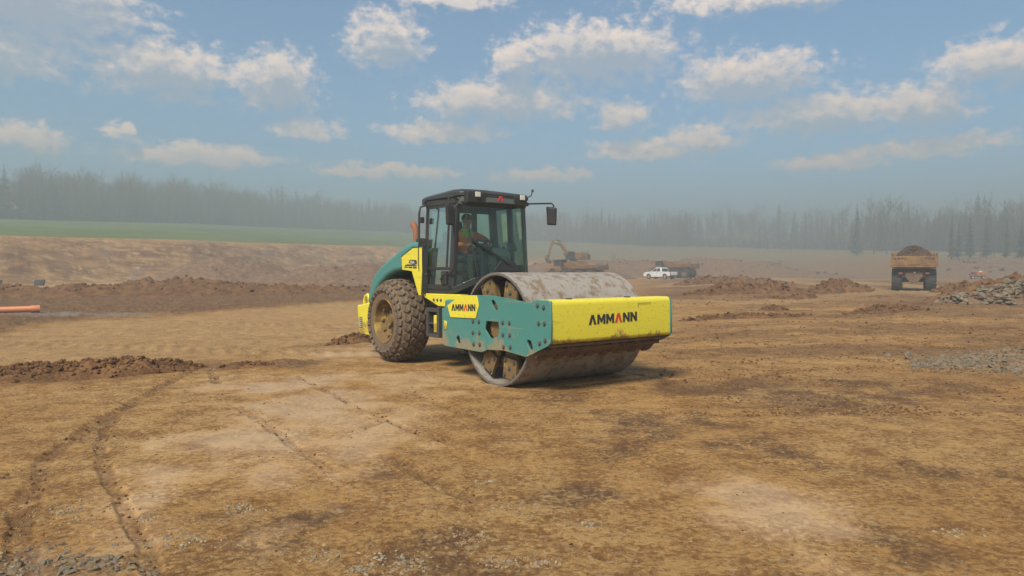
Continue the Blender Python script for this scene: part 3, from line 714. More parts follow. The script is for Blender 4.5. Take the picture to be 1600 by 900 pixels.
heap('soil_bank', 'reddish soil bank behind the heap of grey rocks', 'soil heap',
     [(21.5, 37.5, .9, .25), (24.5, 38, 1.6, 1.0), (28, 38, 2, 1.55), (32, 37.5, 2, 1.5)], SO, 27, 160, (.06, .2), na=110, nc=34)

# rock heaps: every larger stone its own piece
def stone(parent, root, x, y, z, s, rr):
    o = bpy.data.objects.new('rock', rr.choice(STONES)); COL.objects.link(o); o.parent = parent
    o.location = (x - root[0], y - root[1], z - root[2])
    o.rotation_euler = (rr.uniform(-.45, .45), rr.uniform(-.45, .45), rr.uniform(0, 6.28))
    o.scale = (s*rr.uniform(.8, 1.2), s*rr.uniform(.8, 1.15), s*rr.uniform(.75, 1.25))
rr = random.Random(3)
def stones(parent, root, todo):
    """todo: (x, y, height above the ground, size)"""
    for (x, y, dz, s), z in zip(todo, Hs(todo)): stone(parent, root, x, y, z + dz, s, rr)
rh = empty('rock_heap', (24.5, 34.6, H(24.5, 34.6))); tag(rh, 'heap of broken grey rocks at the right edge beyond the strip of stones', 'rock heap')
todo = []
for k in range(290):
    t = rr.random(); x = 20.6 + 8.5*t; half = .5 + 1.3*min(1, t*2.2); v = rr.uniform(-1, 1)
    hgt = (.25 + 1.15*min(1, t*2.0))*(1 - abs(v)**1.7)
    todo.append((x, 34.6 + v*half, hgt*rr.uniform(.72, .98), rr.uniform(.10, .30)))
stones(rh, rh.location, todo)
core = heap('rubble_core', 'x', 'x', [(20.4, 34.7, .6, .06), (22.5, 34.7, 1.2, .5), (25, 34.7, 1.5, .8), (29, 34.7, 1.6, .85)], SF, 31, na=70, nc=24)
core.parent = rh; core.location = core.location - rh.location; del core['label']; del core['category']
RP = (9.3, 12.9, 0)
rp = empty('stone_patch', RP); tag(rp, 'scatter of flat grey stones on the earth at the right, before the rock heap', 'stones')
todo = []
for (u, v, s) in ((1418, 561, .17), (1388, 558, .105), (1450, 566, .08), (1467, 569, .07), (1375, 563, .05), (1405, 572, .05)):
    todo.append((*gp(u, v), s*.25, s))
for k in range(230):
    t = rr.random()**.8; u = 1440 + 190*t + rr.gauss(0, 8); v = 571 + rr.gauss(0, 4)*(1 - t) - t*rr.uniform(-18, 36)
    s = rr.uniform(.035, .10); todo.append((*gp(u, v), s*.02, s))
stones(rp, RP, todo)
pts = []
for k in range(1500):
    t = rr.random(); u = 1420 + 240*t; v = 571 + rr.gauss(0, 5) - t*rr.uniform(-22, 42); pts.append((*gp(u, v), rr.uniform(.012, .035)))
scatter('stone_chips', STONES, [(a - RP[0], b - RP[1], z + .005, d) for (a, b, d), z in zip(pts, Hs(pts))], M['rock'], rp)
gpch = empty('stone_patch', (-2.4, 3.95, 0)); tag(gpch, 'patch of grey flat pebbles in the bottom left corner', 'stones')
todo = []
for k in range(120):
    s = rr.uniform(.014, .042); todo.append((*gp(rr.gauss(125, 62), 884 + rr.gauss(0, 13)), -s*.05, s))
stones(gpch, (-2.4, 3.95, 0), todo)
# stone chips pressed into the rolled clay
pts = []
cl = [(375, 795, 25, 8, 60), (90, 800, 70, 14, 110), (620, 880, 60, 14, 120), (560, 890, 25, 8, 50), (790, 880, 40, 9, 70), (845, 880, 22, 6, 35), (915, 820, 22, 5, 40),
      (740, 838, 30, 8, 40), (280, 845, 60, 10, 90), (230, 808, 20, 8, 40), (815, 795, 40, 8, 50), (1500, 830, 50, 10, 30), (20, 880, 25, 12, 60), (500, 870, 30, 12, 60), (150, 690, 30, 10, 40), (770, 755, 26, 5, 25)]
for (u, v, a, b, n) in cl:
    for k in range(n): pts.append((*gp(u + rr.gauss(0, a*.6), v + rr.gauss(0, b*.6)), rr.uniform(.006, .020)))
for k in range(2600):
    r_ = 3.3*math.exp(rr.random()*1.6); a_ = rad(rr.uniform(-38, 38)); pts.append((r_*math.sin(a_), r_*math.cos(a_), rr.uniform(.004, .012)))
ch = scatter('stone_chips', STONES, [(p[0], p[1], z, p[2]) for p, z in zip(pts, Hs(pts))], M['chips']); tag(ch, 'small pale stone chips pressed into the rolled clay', 'stone chips')
pts = []
for k in range(1500):
    r_ = 3.4*math.exp(rr.random()*2.1); a_ = rad(rr.uniform(-38, 38)); x, y = r_*math.sin(a_), r_*math.cos(a_)
    dx, dy = x - MX, y - MY; lx, ly = dx*MS - dy*MC, dx*MC + dy*MS
    if -5 < lx < 1.2 and abs(ly) < 1.25: continue
    pts.append((x, y, rr.uniform(.004, .018)*min(1.6, .6 + r_/14)*(rr.random()*.7+.3)))
sel = terrain(np.array([p[0] for p in pts]), np.array([p[1] for p in pts]))
cr = scatter('soil_crumbs', CLODS, [(p[0], p[1], z, p[2]) for p, z in zip(pts, sel)], SO); 
pts = []
for line, wd, st in RUTS:
    for p, q in zip(line[:-1], line[1:]):
        L = math.hypot(q[0] - p[0], q[1] - p[1])
        for k in range(int(L*26*st)):
            t = rr.random(); side = rr.choice((-1, 1, 0))*wd*.55 + rr.gauss(0, wd*.25); nx, ny = -(q[1] - p[1])/L, (q[0] - p[0])/L
            x, y = p[0] + (q[0] - p[0])*t + nx*side, p[1] + (q[1] - p[1])*t + ny*side
            if math.hypot(x, y) > 17: continue
            pts.append((x, y, .004 + .017*rr.random()**2.5))
rc = scatter('rut_crumbs', CLODS, [(p[0], p[1], z + p[2]*.2, p[2]) for p, z in zip(pts, Hs(pts))], SO); tag(rc, 'brown crumbs squeezed up along the wheel ruts', 'soil crumbs')
pts = []
while len(pts) < 4200:
    u = rr.uniform(1030, 1660); v = rr.uniform(462, 650); x, y = gp(u, v)
    if pnoise(np.array([x/1.6]), np.array([y/.7]))[0] < rr.uniform(-.2, .5): continue
    pts.append((x, y, rr.uniform(.010, .045)*rr.random()*(.5 + y/22)))
lc = scatter('soil_lumps', CLODS, [(p[0], p[1], z, p[2]) for p, z in zip(pts, Hs(pts))], SO); tag(lc, 'brown lumps of earth scattered over the rough ground on the right', 'soil lumps')
tag(cr, 'loose dark crumbs of earth strewn over the ground', 'soil crumbs')

# orange pipe, dark blocks
px = MB(); pa, pb = Vector((-17.4, 26.6, 0)), Vector((-24.5, 21.8, 0))
pa.z, pb.z = H(pa.x, pa.y) + .16, H(pb.x, pb.y) + .12
dr = (pb - pa).normalized(); L = (pb - pa).length
sd = dr.cross(Vector((0, 0, 1))).normalized(); up = sd.cross(dr)
vs, fs = [], []
prof = [(.105, 0), (.13, 0), (.13, .28), (.112, .32), (.112, L), (.092, L), (.092, .3), (.105, .27)]
for i in range(24):
    a = 2*math.pi*i/24
    for (r_, t) in prof: vs.append(dr*t + (sd*math.cos(a) + up*math.sin(a))*r_)
for i in range(24):
    for j in range(8):
        fs.append((i*8 + j, i*8 + (j+1) % 8, ((i+1) % 24)*8 + (j+1) % 8, ((i+1) % 24)*8 + j))
po = MB().add(vs, fs).build('plastic_pipe', M['pipe'], None, 40); po.location = pa
tag(po, 'long orange plastic pipe lying on grey gravel at the left edge', 'pipe')
for (x, y, w, h, lab) in ((-45.3, 69.2, 1.0, .62, 'dark leaning slab at the foot of the cut face on the left'), (-49.6, 69.5, .9, .6, 'dark slab cut off by the left edge below the cut face')):
    mb = MB().prism([(-w/2*.9, 0), (w/2*.8, 0), (w/2*1.1, h), (-w/2*.75, h*.96)], 'y', -.12, .12)
    mb.bb(-w/2*.6, w/2*.6, -.16, -.12, .12, h*.8)
    o = mb.build('drainage_slab', M['dark_metal'], None, bevel=.02); o.location = (x, y, H(x, y) - .03); tag(o, lab, 'slab')

# ------------------------------------------------------------------ woodland
def spruce(seed, h=17.0):
    r = random.Random(seed); tv = MB(); tv.tube([(0, 0, -.5), (r.uniform(-.1, .1), 0, h*.5), (0, 0, h)], [.24, .15, .02], 5)
    c = MB(); z = h*.10; wmax = h*r.uniform(.13, .17)
    while z < h*.99:
        f = 1 - z/h; w = wmax*(f**.8)*r.uniform(.8, 1.15) + .12; n = max(4, int(7*f) + 4)
        a0 = r.uniform(0, 6.28)
        for k in range(n):
            if r.random() < .12: continue
            a = a0 + 6.283*k/n + r.uniform(-.25, .25); l = w*r.uniform(.65, 1.15); dz = -l*r.uniform(.2, .5)
            ca, sa = math.cos(a), math.sin(a); wd = l*.24 + .06
            p0 = (0.05*ca, 0.05*sa, z + .1); tip = (l*ca, l*sa, z + dz)
            m1 = (l*.55*ca - wd*sa, l*.55*sa + wd*ca, z + dz*.45 - .12); m2 = (l*.55*ca + wd*sa, l*.55*sa - wd*ca, z + dz*.45 - .12)
            mid = (l*.6*ca, l*.6*sa, z + dz*.5 + .10)
            c.add([p0, m1, tip, m2, mid], [(0, 1, 4), (1, 2, 4), (2, 3, 4), (3, 0, 4)])
        z += h*.028*r.uniform(.8, 1.3) + .1*f
    return tv, c
def bare(seed, h=16.0):
    r = random.Random(seed); tv = MB(); c = MB()
    def limb(mb, p, d, l, rad_, n, depth):
        q = p + d*l*.5 + Vector((r.uniform(-1, 1), r.uniform(-1, 1), 0))*l*.05; e = p + d*l
        mb.tube([p, q, e], [rad_, rad_*.75, rad_*.45], n)
        if depth == 0: return
        for k in range(r.randint(4, 5) if depth > 1 else r.randint(5, 6)):
            t = r.uniform(.35, 1.0); o = p + d*l*t
            a = r.uniform(0, 6.28); s = r.uniform(.35, .75)
            nd = (d + Vector((math.cos(a), math.sin(a), r.uniform(-.1, .35)))*s).normalized()
            limb(c, o, nd, l*r.uniform(.38, .58), max(rad_*.5, .024), 3, depth - 1)
    th = h*r.uniform(.55, .7)
    tv.tube([(0, 0, -.5), (r.uniform(-.2, .2), r.uniform(-.2, .2), th*.5), (0, 0, th)], [.16, .12, .07], 5)
    for k in range(14):
        t = r.uniform(.12, 1); a = 6.283*k*.37 + r.uniform(-.3, .3); s = .8*(1.25 - t)
        d = Vector((math.cos(a)*s, math.sin(a)*s, 1)).normalized()
        limb(c, Vector((0, 0, th*t)), d, min(h*.42, (h - th*t)*r.uniform(.7, 1.0)), .06, 3, 2)
    return tv, c
def tree_proto(kind, seed):
    tv, c = spruce(seed) if kind == 'spruce' else bare(seed)
    a = tv.build('trunk', M['bark']).data; b = c.build('crown', M['needles' if kind == 'spruce' else 'twigs']).data
    return a, b
protos = {'spruce': [tree_proto('spruce', 100 + k) for k in range(5)], 'bare': [tree_proto('bare', 200 + k) for k in range(5)]}
for o in [o for o in bpy.data.objects if o.name.split('.')[0] in ('trunk', 'crown')]: bpy.data.objects.remove(o)
rt = random.Random(77); spots = []
def wood(px0, px1, rows, depth, step, hmin, hmax, share, r_scale=1.0):
    for row in range(rows):
        u = px0
        while u < px1:
            a = math.atan((u - 800)/FPX); R0 = float(np.interp(a, AZK, R_WOOD))*r_scale
            R = R0 + row*depth/max(1, rows)*rt.uniform(.7, 1.3) + rt.uniform(-4, 4)
            x, y = R*math.sin(a), R*math.cos(a)
            k = 'spruce' if rt.random() < share(u) else 'bare'
            spots.append((R, x, y, k, rt.uniform(hmin, hmax)*(.84 + .05*row)*(1 + .32*float(pnoise(np.array([u/37.0]), np.array([row*.7]))[0]))*(1.15 if k == 'spruce' and rt.random() < .2 else 1), u))
            u += step*rt.uniform(.5, 1.5)
wood(-70, 40, 3, 30, 12, 12, 17, lambda u: .1)
wood(40, 720, 6, 55, 7.0, 14, 18.5, lambda u: .35 if u < 420 else .6)
wood(720, 1080, 4, 60, 9, 15, 22, lambda u: .55, .97)
wood(1080, 1330, 3, 60, 10, 15, 21, lambda u: .5, 1.12)
wood(1330, 1680, 4, 45, 9.0, 13, 19, lambda u: .5)
for (u, R, h, k) in ((1486, 232, 12, 'spruce'), (1497, 236, 11, 'spruce'), (1515, 238, 13, 'spruce'), (1540, 246, 13, 'spruce'), (1553, 240, 11.5, 'bare'), (1572, 236, 10.5, 'spruce'),
                     (1595, 230, 9.5, 'spruce'), (1612, 235, 11, 'spruce'), (1338, 290, 19, 'spruce'), (1365, 295, 20, 'bare'), (1385, 292, 20, 'bare'), (1410, 300, 19, 'bare')):
    a = math.atan((u - 800)/FPX); spots.append((R, R*math.sin(a), R*math.cos(a), k, h, u))
for (u, R, h) in ((958, 230, 5.0), (1205, 205, 3.2), (1218, 208, 3.6)):
    a = math.atan((u - 800)/FPX); spots.append((R*0.5, R*math.sin(a), R*math.cos(a), 'bare', h, u))
spots.sort(key=lambda s: s[0])
zs = terrain(np.array([s[1] for s in spots]), np.array([s[2] for s in spots]))
rest = {'trunk': ([], []), 'needles': ([], []), 'twigs': ([], [])}
cache = {}
def arr(me):
    if me.name not in cache: cache[me.name] = (np.array([v.co[:] for v in me.vertices]), [tuple(p.vertices) for p in me.polygons])
    return cache[me.name]
PLACES = [(40, 'at the thin left end of the wood'), (110, 'in the wood straight above the orange pipe'), (200, 'in the wood above the left of the green field'), (300, 'in the wood above the middle of the green field'),
          (400, 'in the wood above the rounded spoil mound'), (500, 'in the wood above the long spoil mound'), (590, 'in the wood above the roller hood'), (720, 'in the wood right behind the roller cab'),
          (860, 'in the haze by the far roller mirror'), (960, 'in the haze above the excavator'), (1080, 'in the haze above the white pickup'), (1200, 'in fog right of the white pickup'), (1330, 'in fog well left of the loaded truck'),
          (1392, 'just left of the loaded truck'), (1462, 'right behind the loaded truck'), (1520, 'above the small orange truck'), (1560, 'above the left of the rock heap'), (9999, 'at the right edge above the rock heap')]
def where_tree(u, k, h):
    kind = 'dark pointed spruce' if k == 'spruce' else 'leafless grey-brown tree'
    size = 'short' if h < 14 else 'middling' if h < 17 else 'tall'
    pl = next(t for q, t in PLACES if u < q)
    return f'{size} {kind} {pl}', f'{size} {kind}s {pl}'
for n, ((R, x, y, k, h, u), z) in enumerate(zip(spots, zs)):
    a, b = protos[k][rt.randrange(5)]; s = h/(17.0 if k == 'spruce' else 16.0); rz = rt.uniform(0, 6.28); wx = rt.uniform(.85, 1.25)
    if n < 300:
        o = empty('spruce_tree' if k == 'spruce' else 'leafless_tree', (x, y, z - .1), rz); o.scale = (s*wx, s*wx, s)
        if h < 6: o.name = 'leafless_bush'
        lab, grp = where_tree(u, k, h)
        if h < 6:
            lab, grp = ('lone hazy bush in the field between excavator and pickup', None) if u < 1000 else ('low hazy bush on the rough field left of the loaded dump truck', 'low bushes in the rough field')
        tag(o, lab, 'bush' if h < 6 else 'tree', grp)
        for nm, me in (('trunk', a), ('crown', b)):
            c = bpy.data.objects.new(nm, me); COL.objects.link(c); c.parent = o
    else:
        Rm = np.array(Matrix.Rotation(rz, 3, 'Z'))
        for nm, me in (('trunk', a), ('needles' if k == 'spruce' else 'twigs', b)):
            v, f = arr(me); V, F = rest[nm]; kk = sum(len(q) for q in V)
            V.append((v*[s*wx, s*wx, s]) @ Rm.T + (x, y, z - .1)); F.append((kk, f))
wd = empty('woodland', (0, 0, 0)); 
for nm, (V, F) in rest.items():
    if not V: continue
    faces = [tuple(i + kk for i in f) for kk, fl in F for f in fl]
    me = bpy.data.meshes.new('woodland'); me.from_pydata(np.concatenate(V).tolist(), [], faces); me.update()
    o = link_mesh({'trunk': 'trunks', 'needles': 'spruce_crowns', 'twigs': 'bare_crowns'}[nm], me, M['bark' if nm == 'trunk' else nm], wd); o['kind'] = 'stuff'
tag(wd, 'deeper rows of the hazy wood reading as one mass', 'woodland', kind='stuff')
# undergrowth along the wood's edge
ub = random.Random(31); V = []; F = []; todo = []
for u in np.arange(-80, 1700, 2.2):
    a_ = math.atan((u - 800)/FPX); R0 = float(np.interp(a_, AZK, R_WOOD))
    for k in range(3): R = R0 + ub.uniform(2, 60); todo.append((R*math.sin(a_), R*math.cos(a_), ub.uniform(1.5, 4.5)))
for (x, y, h), z in zip(todo, Hs(todo)):
    for k in range(9):
        a_ = ub.uniform(0, 6.28); l = h*ub.uniform(.6, 1.1); sp_ = ub.uniform(.1, .8); w = ub.uniform(.25, .6); n = len(V)
        bx, by = x + ub.uniform(-1, 1)*h*.5, y + ub.uniform(-1, 1)*h*.4; cx, cy = math.cos(a_), math.sin(a_)
        V += [(bx - w*.3*cy, by + w*.3*cx, z - .3), (bx + w*.3*cy, by - w*.3*cx, z - .3), (bx + cx*l*sp_*.5 + w*cy, by + cy*l*sp_*.5 - w*cx, z + l*.6), (bx + cx*l*sp_, by + cy*l*sp_, z + l), (bx + cx*l*sp_*.5 - w*cy, by + cy*l*sp_*.5 + w*cx, z + l*.65)]
        F += [(n, n + 1, n + 2), (n, n + 2, n + 4), (n + 2, n + 3, n + 4)]
me = bpy.data.meshes.new('undergrowth'); me.from_pydata(V, [], F); me.update()
tag(link_mesh('undergrowth', me, M['twigs']), 'brown undergrowth along the floor of the hazy wood', 'undergrowth', kind='stuff')
print('trees', len(spots))

# ------------------------------------------------------------------ haze
hz = MB().bb(-960, 960, -960, 960, -3.0, 62).build('haze', None)
hm = bpy.data.materials.new('thin_mist'); hm.use_nodes = True; ht = hm.node_tree; ht.nodes.clear()
pv = N(ht, 'ShaderNodeVolumePrincipled'); pv.inputs['Color'].default_value = (0.445, 0.525, 0.56, 1)
pv.inputs['Density'].default_value = 0.0040; pv.inputs['Anisotropy'].default_value = 0.1
ho = N(ht, 'ShaderNodeOutputMaterial'); ht.links.new(pv.outputs[0], ho.inputs['Volume'])
hz.data.materials.append(hm); tag(hz, 'pale mist lying over the whole site', 'haze', kind='stuff')

# ------------------------------------------------------------------ road roller (x forward, y to its left, origin under the drum)
RR = empty('road_roller', (MX, MY, 0), math.atan2(-MC, MS))
tag(RR, 'teal and yellow single drum road roller with black cab on the clay', 'road roller')
YC = -0.08                                       # centre line of the rear half
DR, DW = 0.797, 1.075                            # drum radius and half width

def bolt_mesh(r=.021, h=.02):
    mb = MB()
    n = 6; vs = [(r*math.cos(6.283*i/n), 0, r*math.sin(6.283*i/n)) for i in range(n)] + [(r*.85*math.cos(6.283*i/n), -h, r*.85*math.sin(6.283*i/n)) for i in range(n)]
    mb.add(vs, [tuple(range(n, 2*n))] + [(i, (i+1) % n, n + (i+1) % n, n + i) for i in range(n)])
    w = 1.55*r; k = 12
    vs = [(w*math.cos(6.283*i/k), -.002, w*math.sin(6.283*i/k)) for i in range(k)]
    mb.add(vs, [tuple(range(k))])
    o = mb.build('bolt', M['bolt']); me = o.data; bpy.data.objects.remove(o); return me
BOLT = bolt_mesh()
def put_bolt(parent, x, y, z, flip=False, s=1.0):
    o = link_mesh('bolt', BOLT, None, parent); o.location = (x, y, z); o.scale = (s, s, s)
    if flip: o.rotation_euler = (0, 0, math.pi)

# drum
drum = MB().lathe([(DR, -DW), (DR, -.5), (DR, 0), (DR, .5), (DR, DW), (DR - .035, DW), (DR - .035, .72), (DR - .035, -.72), (DR - .035, -DW)], (0, 0, DR), 'y', 96, closed=True).build('drum', M['drum'], RR, 40)
drum.location.z = -0.012
for s in (-1, 1):
    MB().lathe([(DR - .036, s*(DW - .16)), (DR - .004, s*(DW + .003)), (DR - .036, s*(DW + .003))], (0, 0, DR), 'y', 96).build('drum_rim', M['drum_edge'], drum, 40)
    MB().lathe([(DR - .036, s*.66), (.30, s*.66), (.26, s*.74), (.05, s*.76), (0.001, s*.76)], (0, 0, DR), 'y', 48).build('end_disc', M['mud_metal'], drum, 30)
    for (px, pz, ro) in ((.27, .51, .2), (-.27, .53, -.35), (.25, -.53, .1), (-.24, -.47, .5)):
        mb = MB().box((0, 0, 0), (.29, .05, .29), (0, ro, 0)); 
        o = mb.build('mount_pad', M['yellow_dirty'], drum, bevel=.008); o.location = (px, s*1.0, DR + pz)
        for (bx, bz) in ((.1, .1), (-.1, .1), (.1, -.1), (-.1, -.1), (0, 0)):
            q = Matrix.Rotation(ro, 3, 'Y') @ Vector((bx, -.027*(-s if s < 0 else 1), bz))
            put_bolt(o, q.x, -.026 if s < 0 else .026, q.z, s > 0, 1.0)
        MB().lathe([(.10, s*.66), (.12, s*.78), (.09, s*.86), (.12, s*.93), (.11, s*.985)], (px, 0, DR + pz), 'y', 16).build('rubber_buffer', M['rubber'], drum, 40)
    mb = MB()
    mb.prism([(-.40, DR - .12), (.36, DR - .1), (.36, DR + .1), (-.40, DR + .12)], 'y', s*.93, s*.99)
    mb.prism([(-.42, DR - .56), (-.16, DR - .56), (-.02, DR), (-.16, DR + .62), (-.40, DR + .62), (-.3, DR)], 'y', s*.90, s*.96)
    mb.prism([(.40, DR - .6), (.14, DR - .6), (.0, DR), (.14, DR + .6), (.40, DR + .6), (.28, DR)], 'y', s*.905, s*.965)
    mb.lathe([(.0, s*1.06), (.15, s*1.06), (.17, s*.9)], (0, 0, DR), 'y', 20)
    mb.build('drum_yoke', M['yellow_dirty'], RR, bevel=.006)

# side plates of the front frame
OUT = [(-1.336, 1.03), (-1.19, 1.05), (-.80, 1.235), (-.35, 1.254), (.0, 1.256), (.42, 1.225), (.774, 1.188), (.88, 1.195), (.973, 1.228), (1.19, 1.232), (1.235, 1.215), (1.257, 1.17),
       (1.268, .95), (1.268, .71), (1.22, .665), (.80, .49), (.746, .480), (.262, .521), (-.128, .495), (-.264, .448), (-1.10, .455), (-1.28, .462), (-1.325, .50)]
HOLES = [[(-.144, .905), (.151, .903), (.165, .80), (.135, .695), (-.045, .648), (-.195, .787)],
         [(-.02, 1.20), (.04, 1.205), (.135, 1.11), (.125, 1.06), (.06, 1.06), (-.02, 1.14)],
         [(-.945, .60), (-.90, .645), (-.845, .635), (-.817, .53), (-.90, .515)],
         [(.775, .69), (.80, .715), (.875, .70), (.915, .60), (.88, .56), (.82, .60)]]
BOLTS = [(-.478, .872), (-.325, .875), (-.479, .709), (-.315, .716), (.246, .896), (.402, .899), (.255, .729), (.411, .736), (-.462, .541), (-.305, .55), (.271, .564), (.423, .574),
         (1.006, 1.159), (1.13, 1.138), (1.031, .932), (1.146, .935), (1.051, .677), (1.16, .72)]
for s in (-1, 1):
    p = plate_with_holes('side_plate', OUT, HOLES, s*1.125, .028, M['green'], RR)
    for (bx, bz) in BOLTS: put_bolt(p, bx, s*1.139, bz, s > 0)
    if s < 0:
        p['label'] = 'scratched teal side plate with bolts and cut-outs'
        bd = plate_with_holes('name_plate', [(-1.165, 1.075), (-.80, 1.240), (-.375, 1.245), (-.325, 1.12), (-.395, .925), (-1.075, .905)], [], -1.146, .012, M['yellow'], RR)
        NEAR_BADGE = bd
        plate_with_holes('sticker', [(-1.27, .70), (-1.20, .72), (-1.20, .83), (-1.27, .84)], [], -1.142, .006, M['yellow'], RR)
    # small lugs welded along the plate
mb = MB().bb(-1.32, -1.0, -1.11, 1.11, .50, 1.16).build('rear_crossbeam', M['green'], RR, bevel=.03)
# front bumper box
def rounded(pts, rad_, n=4):
    out = []
    k = len(pts)
    for i, p in enumerate(pts):
        a = Vector(pts[i-1]); b = Vector(p); c = Vector(pts[(i+1) % k]); r = rad_[i] if isinstance(rad_, (list, tuple)) else rad_
        if r <= 0: out.append(tuple(b)); continue
        d1, d2 = (a - b).normalized(), (c - b).normalized()
        for j in range(n + 1):
            t = j/n; q = (b + d1*r)*(1 - t)**2 + b*2*t*(1 - t) + (b + d2*r)*t**2; out.append(tuple(q))
    return out
prof = rounded([(1.0, 1.235), (1.255, 1.235), (1.262, .69), (1.16, .665), (1.0, .67)], [.01, .07, .05, .02, .01], 5)
bump = MB().prism(prof, 'y', -1.108, 1.108).build('front_bumper', M['yellow'], RR, 30, bevel=.004)
plate_with_holes('bumper_hatch', [(0, 0)], [], 0, .02, M['yellow'], RR) if False else None
mb = MB().bb(1.262, 1.2645, .44, .70, 1.155, 1.160).bb(1.262, 1.2645, .44, .445, 1.10, 1.155).build('hatch_seam', M['dark_metal'], bump)
for y in (-.72, .36, .80):
    MB().box((1.13, y, 1.243), (.07, .06, .02)).build('lifting_lug', M['bolt'], bump, bevel=.004)
for y in np.linspace(-.95, .95, 9):
    put_bolt(bump, 0, 0, 0); o = bump.children[-1]
    o.location = (1.212, float(y), .672); o.rotation_euler = (-math.pi/2, 0, 0); 
for s in (-1, 1):
    MB().bb(.98, 1.258, s*1.1095, s*1.1110, .70, 1.225).build('end_gusset', M['green'], RR)

GLYPH = {'A': ([(0, 0), (.31, 1), (.60, 1), (.91, 0), (.63, 0), (.455, .66), (.28, 0)], .91),
         'M': ([(0, 0), (0, 1), (.26, 1), (.48, .52), (.70, 1), (.96, 1), (.96, 0), (.72, 0), (.72, .55), (.54, .15), (.42, .15), (.24, .55), (.24, 0)], .96),
         'N': ([(0, 0), (0, 1), (.25, 1), (.60, .42), (.60, 1), (.84, 1), (.84, 0), (.60, 0), (.24, .58), (.24, 0)], .84)}
def lettering(parent, text, width, height, place, red=()):
    total = sum(GLYPH[c][1] for c in text) + .10*(len(text) - 1); k = width/total; x = 0
    for i, c in enumerate(text):
        poly, w = GLYPH[c]; mb = MB(); pts = [((x + px_)*k, pz*height) for px_, pz in poly]; n = len(pts)
        f = [place(a, b, 0) for a, b in pts]; g = [place(a, b, .003) for a, b in pts]
        mb.add(f + g, [tuple(range(n, 2*n))] + [(j, (j+1) % n, n + (j+1) % n, n + j) for j in range(n)])
        mb.build('letter', M['red_lettering' if i in red else 'lettering'], parent); x += w + .10
lettering(bump, 'AMMANN', .905, .128, lambda a, b, h: (1.2607 - .0128*(b) + h, -.485 + a, .897 + b + .018*(a/.9)), red=(3,))
lettering(NEAR_BADGE, 'AMMANN', .64, .098, lambda a, b, h: (-1.04 + a, -1.1525 - h, 1.003 + b + .022*(a/.64)), red=(3,))
# far plate carries its own badge
# scraper under the bumper
sc = MB()
sc.box((1.06, 0, .575), (.05, 2.16, .05)); sc.prism([(.84, .475), (.90, .46), (1.09, .63), (1.05, .655)], 'y', -1.09, 1.09)
scr = sc.build('scraper_beam', M['mud_metal'], RR, bevel=.01)
for k in range(8):
    y = -.98 + k*.28; MB().box((.905, y, .470), (.10, .13, .05), (0, -.5, 0)).build('scraper_tab', M['mud_metal'], scr, bevel=.008)
rj = random.Random(9); mb = MB()
lump = [(rj.uniform(.9, 1.16), rj.uniform(-1.05, 1.05), 0, rj.uniform(.015, .05)) for _ in range(150)]
mud = scatter('caked_mud', CLODS, [(x, y, .60 + (x - 1.0)*.25 + rj.uniform(-.03, .02), s) for x, y, z, s in lump], M['mud_metal'], RR)
mb = MB().bb(.98, 1.19, -1.10, 1.10, .625, .664).build('bumper_underside', M['mud_metal'], RR, bevel=.008)

